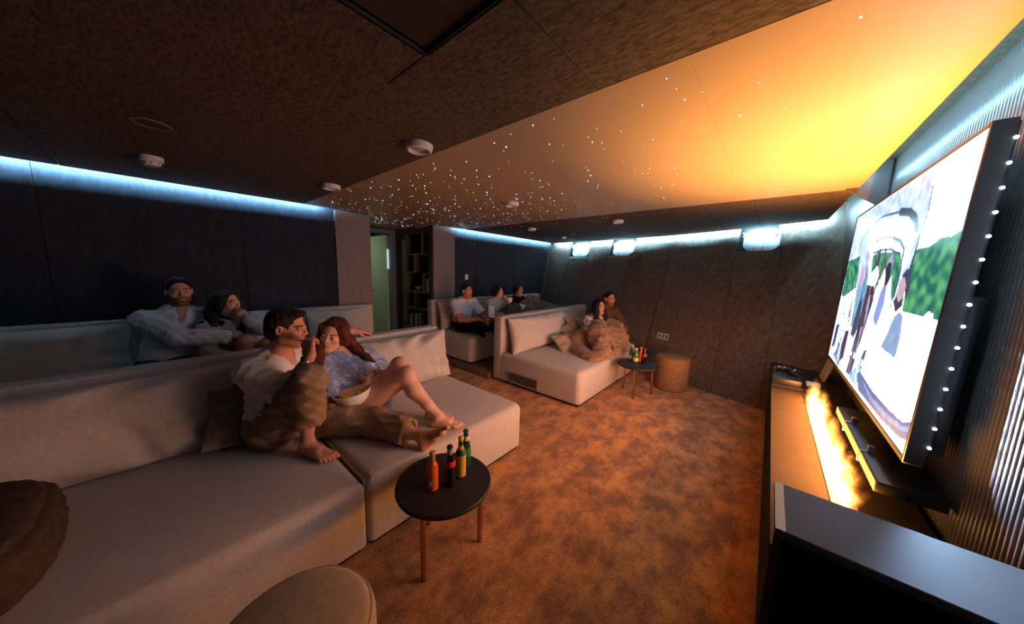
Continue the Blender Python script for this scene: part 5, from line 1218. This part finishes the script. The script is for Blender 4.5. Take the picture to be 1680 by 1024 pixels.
womanE = dict(h=.008, fem=True, skin=(208,150,124), brow=(36,24,20), lip=(176,80,70), hf=(.90,-.38,.06), cf=(.85,-.45,.3), z0=.40, hair='long', hairc=('dark_brown',(34,22,19)),
  j=dict(hip=(-2.00,4.14,.50), neck=(-1.93,4.17,.815), head=(-1.875,4.155,.965), shR=(-1.97,4.02,.765), shL=(-1.88,4.32,.765), elR=(-1.90,3.90,.62), wrR=(-1.72,4.00,.68), elL=(-1.74,4.32,.62), wrL=(-1.66,4.16,.70),
         hpR=(-1.94,4.06,.49), hpL=(-1.90,4.18,.49), knR=(-1.74,3.80,.60), knL=(-1.66,3.90,.60), anR=(-1.56,3.60,.46), anL=(-1.50,3.68,.46)),
  handR=dict(d=(.6,.4,.1), n=(0,0,-1), s=(.4,-.6,.3)), handL=dict(d=(.3,-.7,.1), n=(0,0,-1), s=(-.6,-.4,.3)),
  locks=[[(-1.87,4.075,.99,.03),(-1.86,4.06,.90,.035),(-1.84,4.05,.80,.03),(-1.81,4.06,.72,.014)],[(-1.85,4.235,.98,.03),(-1.83,4.25,.89,.034),(-1.80,4.25,.80,.028),(-1.78,4.24,.73,.012)],[(-1.93,4.16,.93,.055),(-1.94,4.16,.83,.05)]],
  clothes=[dict(name='patterned_jumper', kind='top', mat=cloth('pattern_jumper',(200,188,172),(88,74,66),ns=24,ramp=(.44,.5)), sleeve=1.9, hem=-.04, wr=.006, seed=26, th=.016, nk=.9),
           dict(name='trousers', kind='legs', mat=cloth('grey_trousers',(84,80,78)), leg=1.9, wr=.005)])
person('person', 'long-haired woman in a patterned jumper under the chunky blanket', womanE)

# --- knitted throws
def knit(name, label, prims, lo, hi, floor_z, h, amp, seed, m, fr=150, cut=None):
    S = Field(lo, hi, h)
    for a, b, ra, rb, fs in prims: S.cone(a, b, ra*.97, rb*.97, .06, (0,0,1) if fs != 1 else None, fs)
    S.wrinkle(.022, seed, 12, 30)
    idx = np.nonzero(np.abs(S.F) < .03); x, y, z = S.ax[0][idx[0]], S.ax[1][idx[1]], S.ax[2][idx[2]]
    u = x*.8+y*.35+z*.9; v = y*.85-x*.35+z*.2
    S.F[idx] -= amp*(np.abs(np.sin(u*fr*.55+.6*np.sin(v*fr*.5)))**.7+.5*np.abs(np.sin(v*fr*.5)))
    S.half((0,0,floor_z), (0,0,-1))
    if cut: cut(S)
    o = fobj(name, S, m, None, None, 1); return tag(o, label, 'blanket')
knit('knitted_blanket', 'chunky brown knitted blanket over the couple on the far front sofa',
     [((-1.86,4.10,.66),(-1.70,3.84,.60),.13,.14,1),((-1.70,3.84,.60),(-1.52,3.58,.46),.14,.09,1),((-1.80,4.42,.62),(-1.62,4.16,.58),.12,.13,1),((-1.62,4.16,.58),(-1.48,3.90,.46),.13,.09,1),
      ((-1.84,4.12,.64),(-1.72,4.44,.62),.12,.12,1),((-1.66,3.86,.52),(-1.56,4.14,.52),.15,.14,1),((-1.98,3.72,.43),(-1.58,3.40,.40),.14,.10,.5),((-1.56,3.44,.40),(-1.47,3.84,.40),.11,.11,.5),((-1.98,3.76,.45),(-1.96,4.0,.52),.13,.13,1),((-1.52,3.9,.42),(-1.50,4.30,.42),.12,.10,.6)],
     (-2.25,3.15,.36), (-1.26,4.75,.98), .392, .007, .010, 4, M_knit, 125)
knit('knitted_throw', 'knitted throw over the legs of the woman in black on the rear right sofa',
     [((-3.46,4.24,.66),(-3.44,4.58,.86),.13,.12,1),((-3.44,4.58,.86),(-3.44,4.92,.72),.12,.13,1),((-3.44,4.92,.72),(-3.40,5.34,.66),.13,.09,1),((-3.40,5.34,.66),(-3.36,5.58,.66),.09,.06,1),((-3.42,4.3,.54),(-3.40,5.3,.54),.18,.16,.8)],
     (-3.72,3.98,.44), (-3.12,5.78,1.05), .472, .008, .014, 6, mat('knit_grey', lin((150,126,114)), .95, lin((112,92,84)), ns=34, ramp=(.38,.58), bump=1.0, bs=75, bstretch=(1,2.2,1), spec=.1), 150)
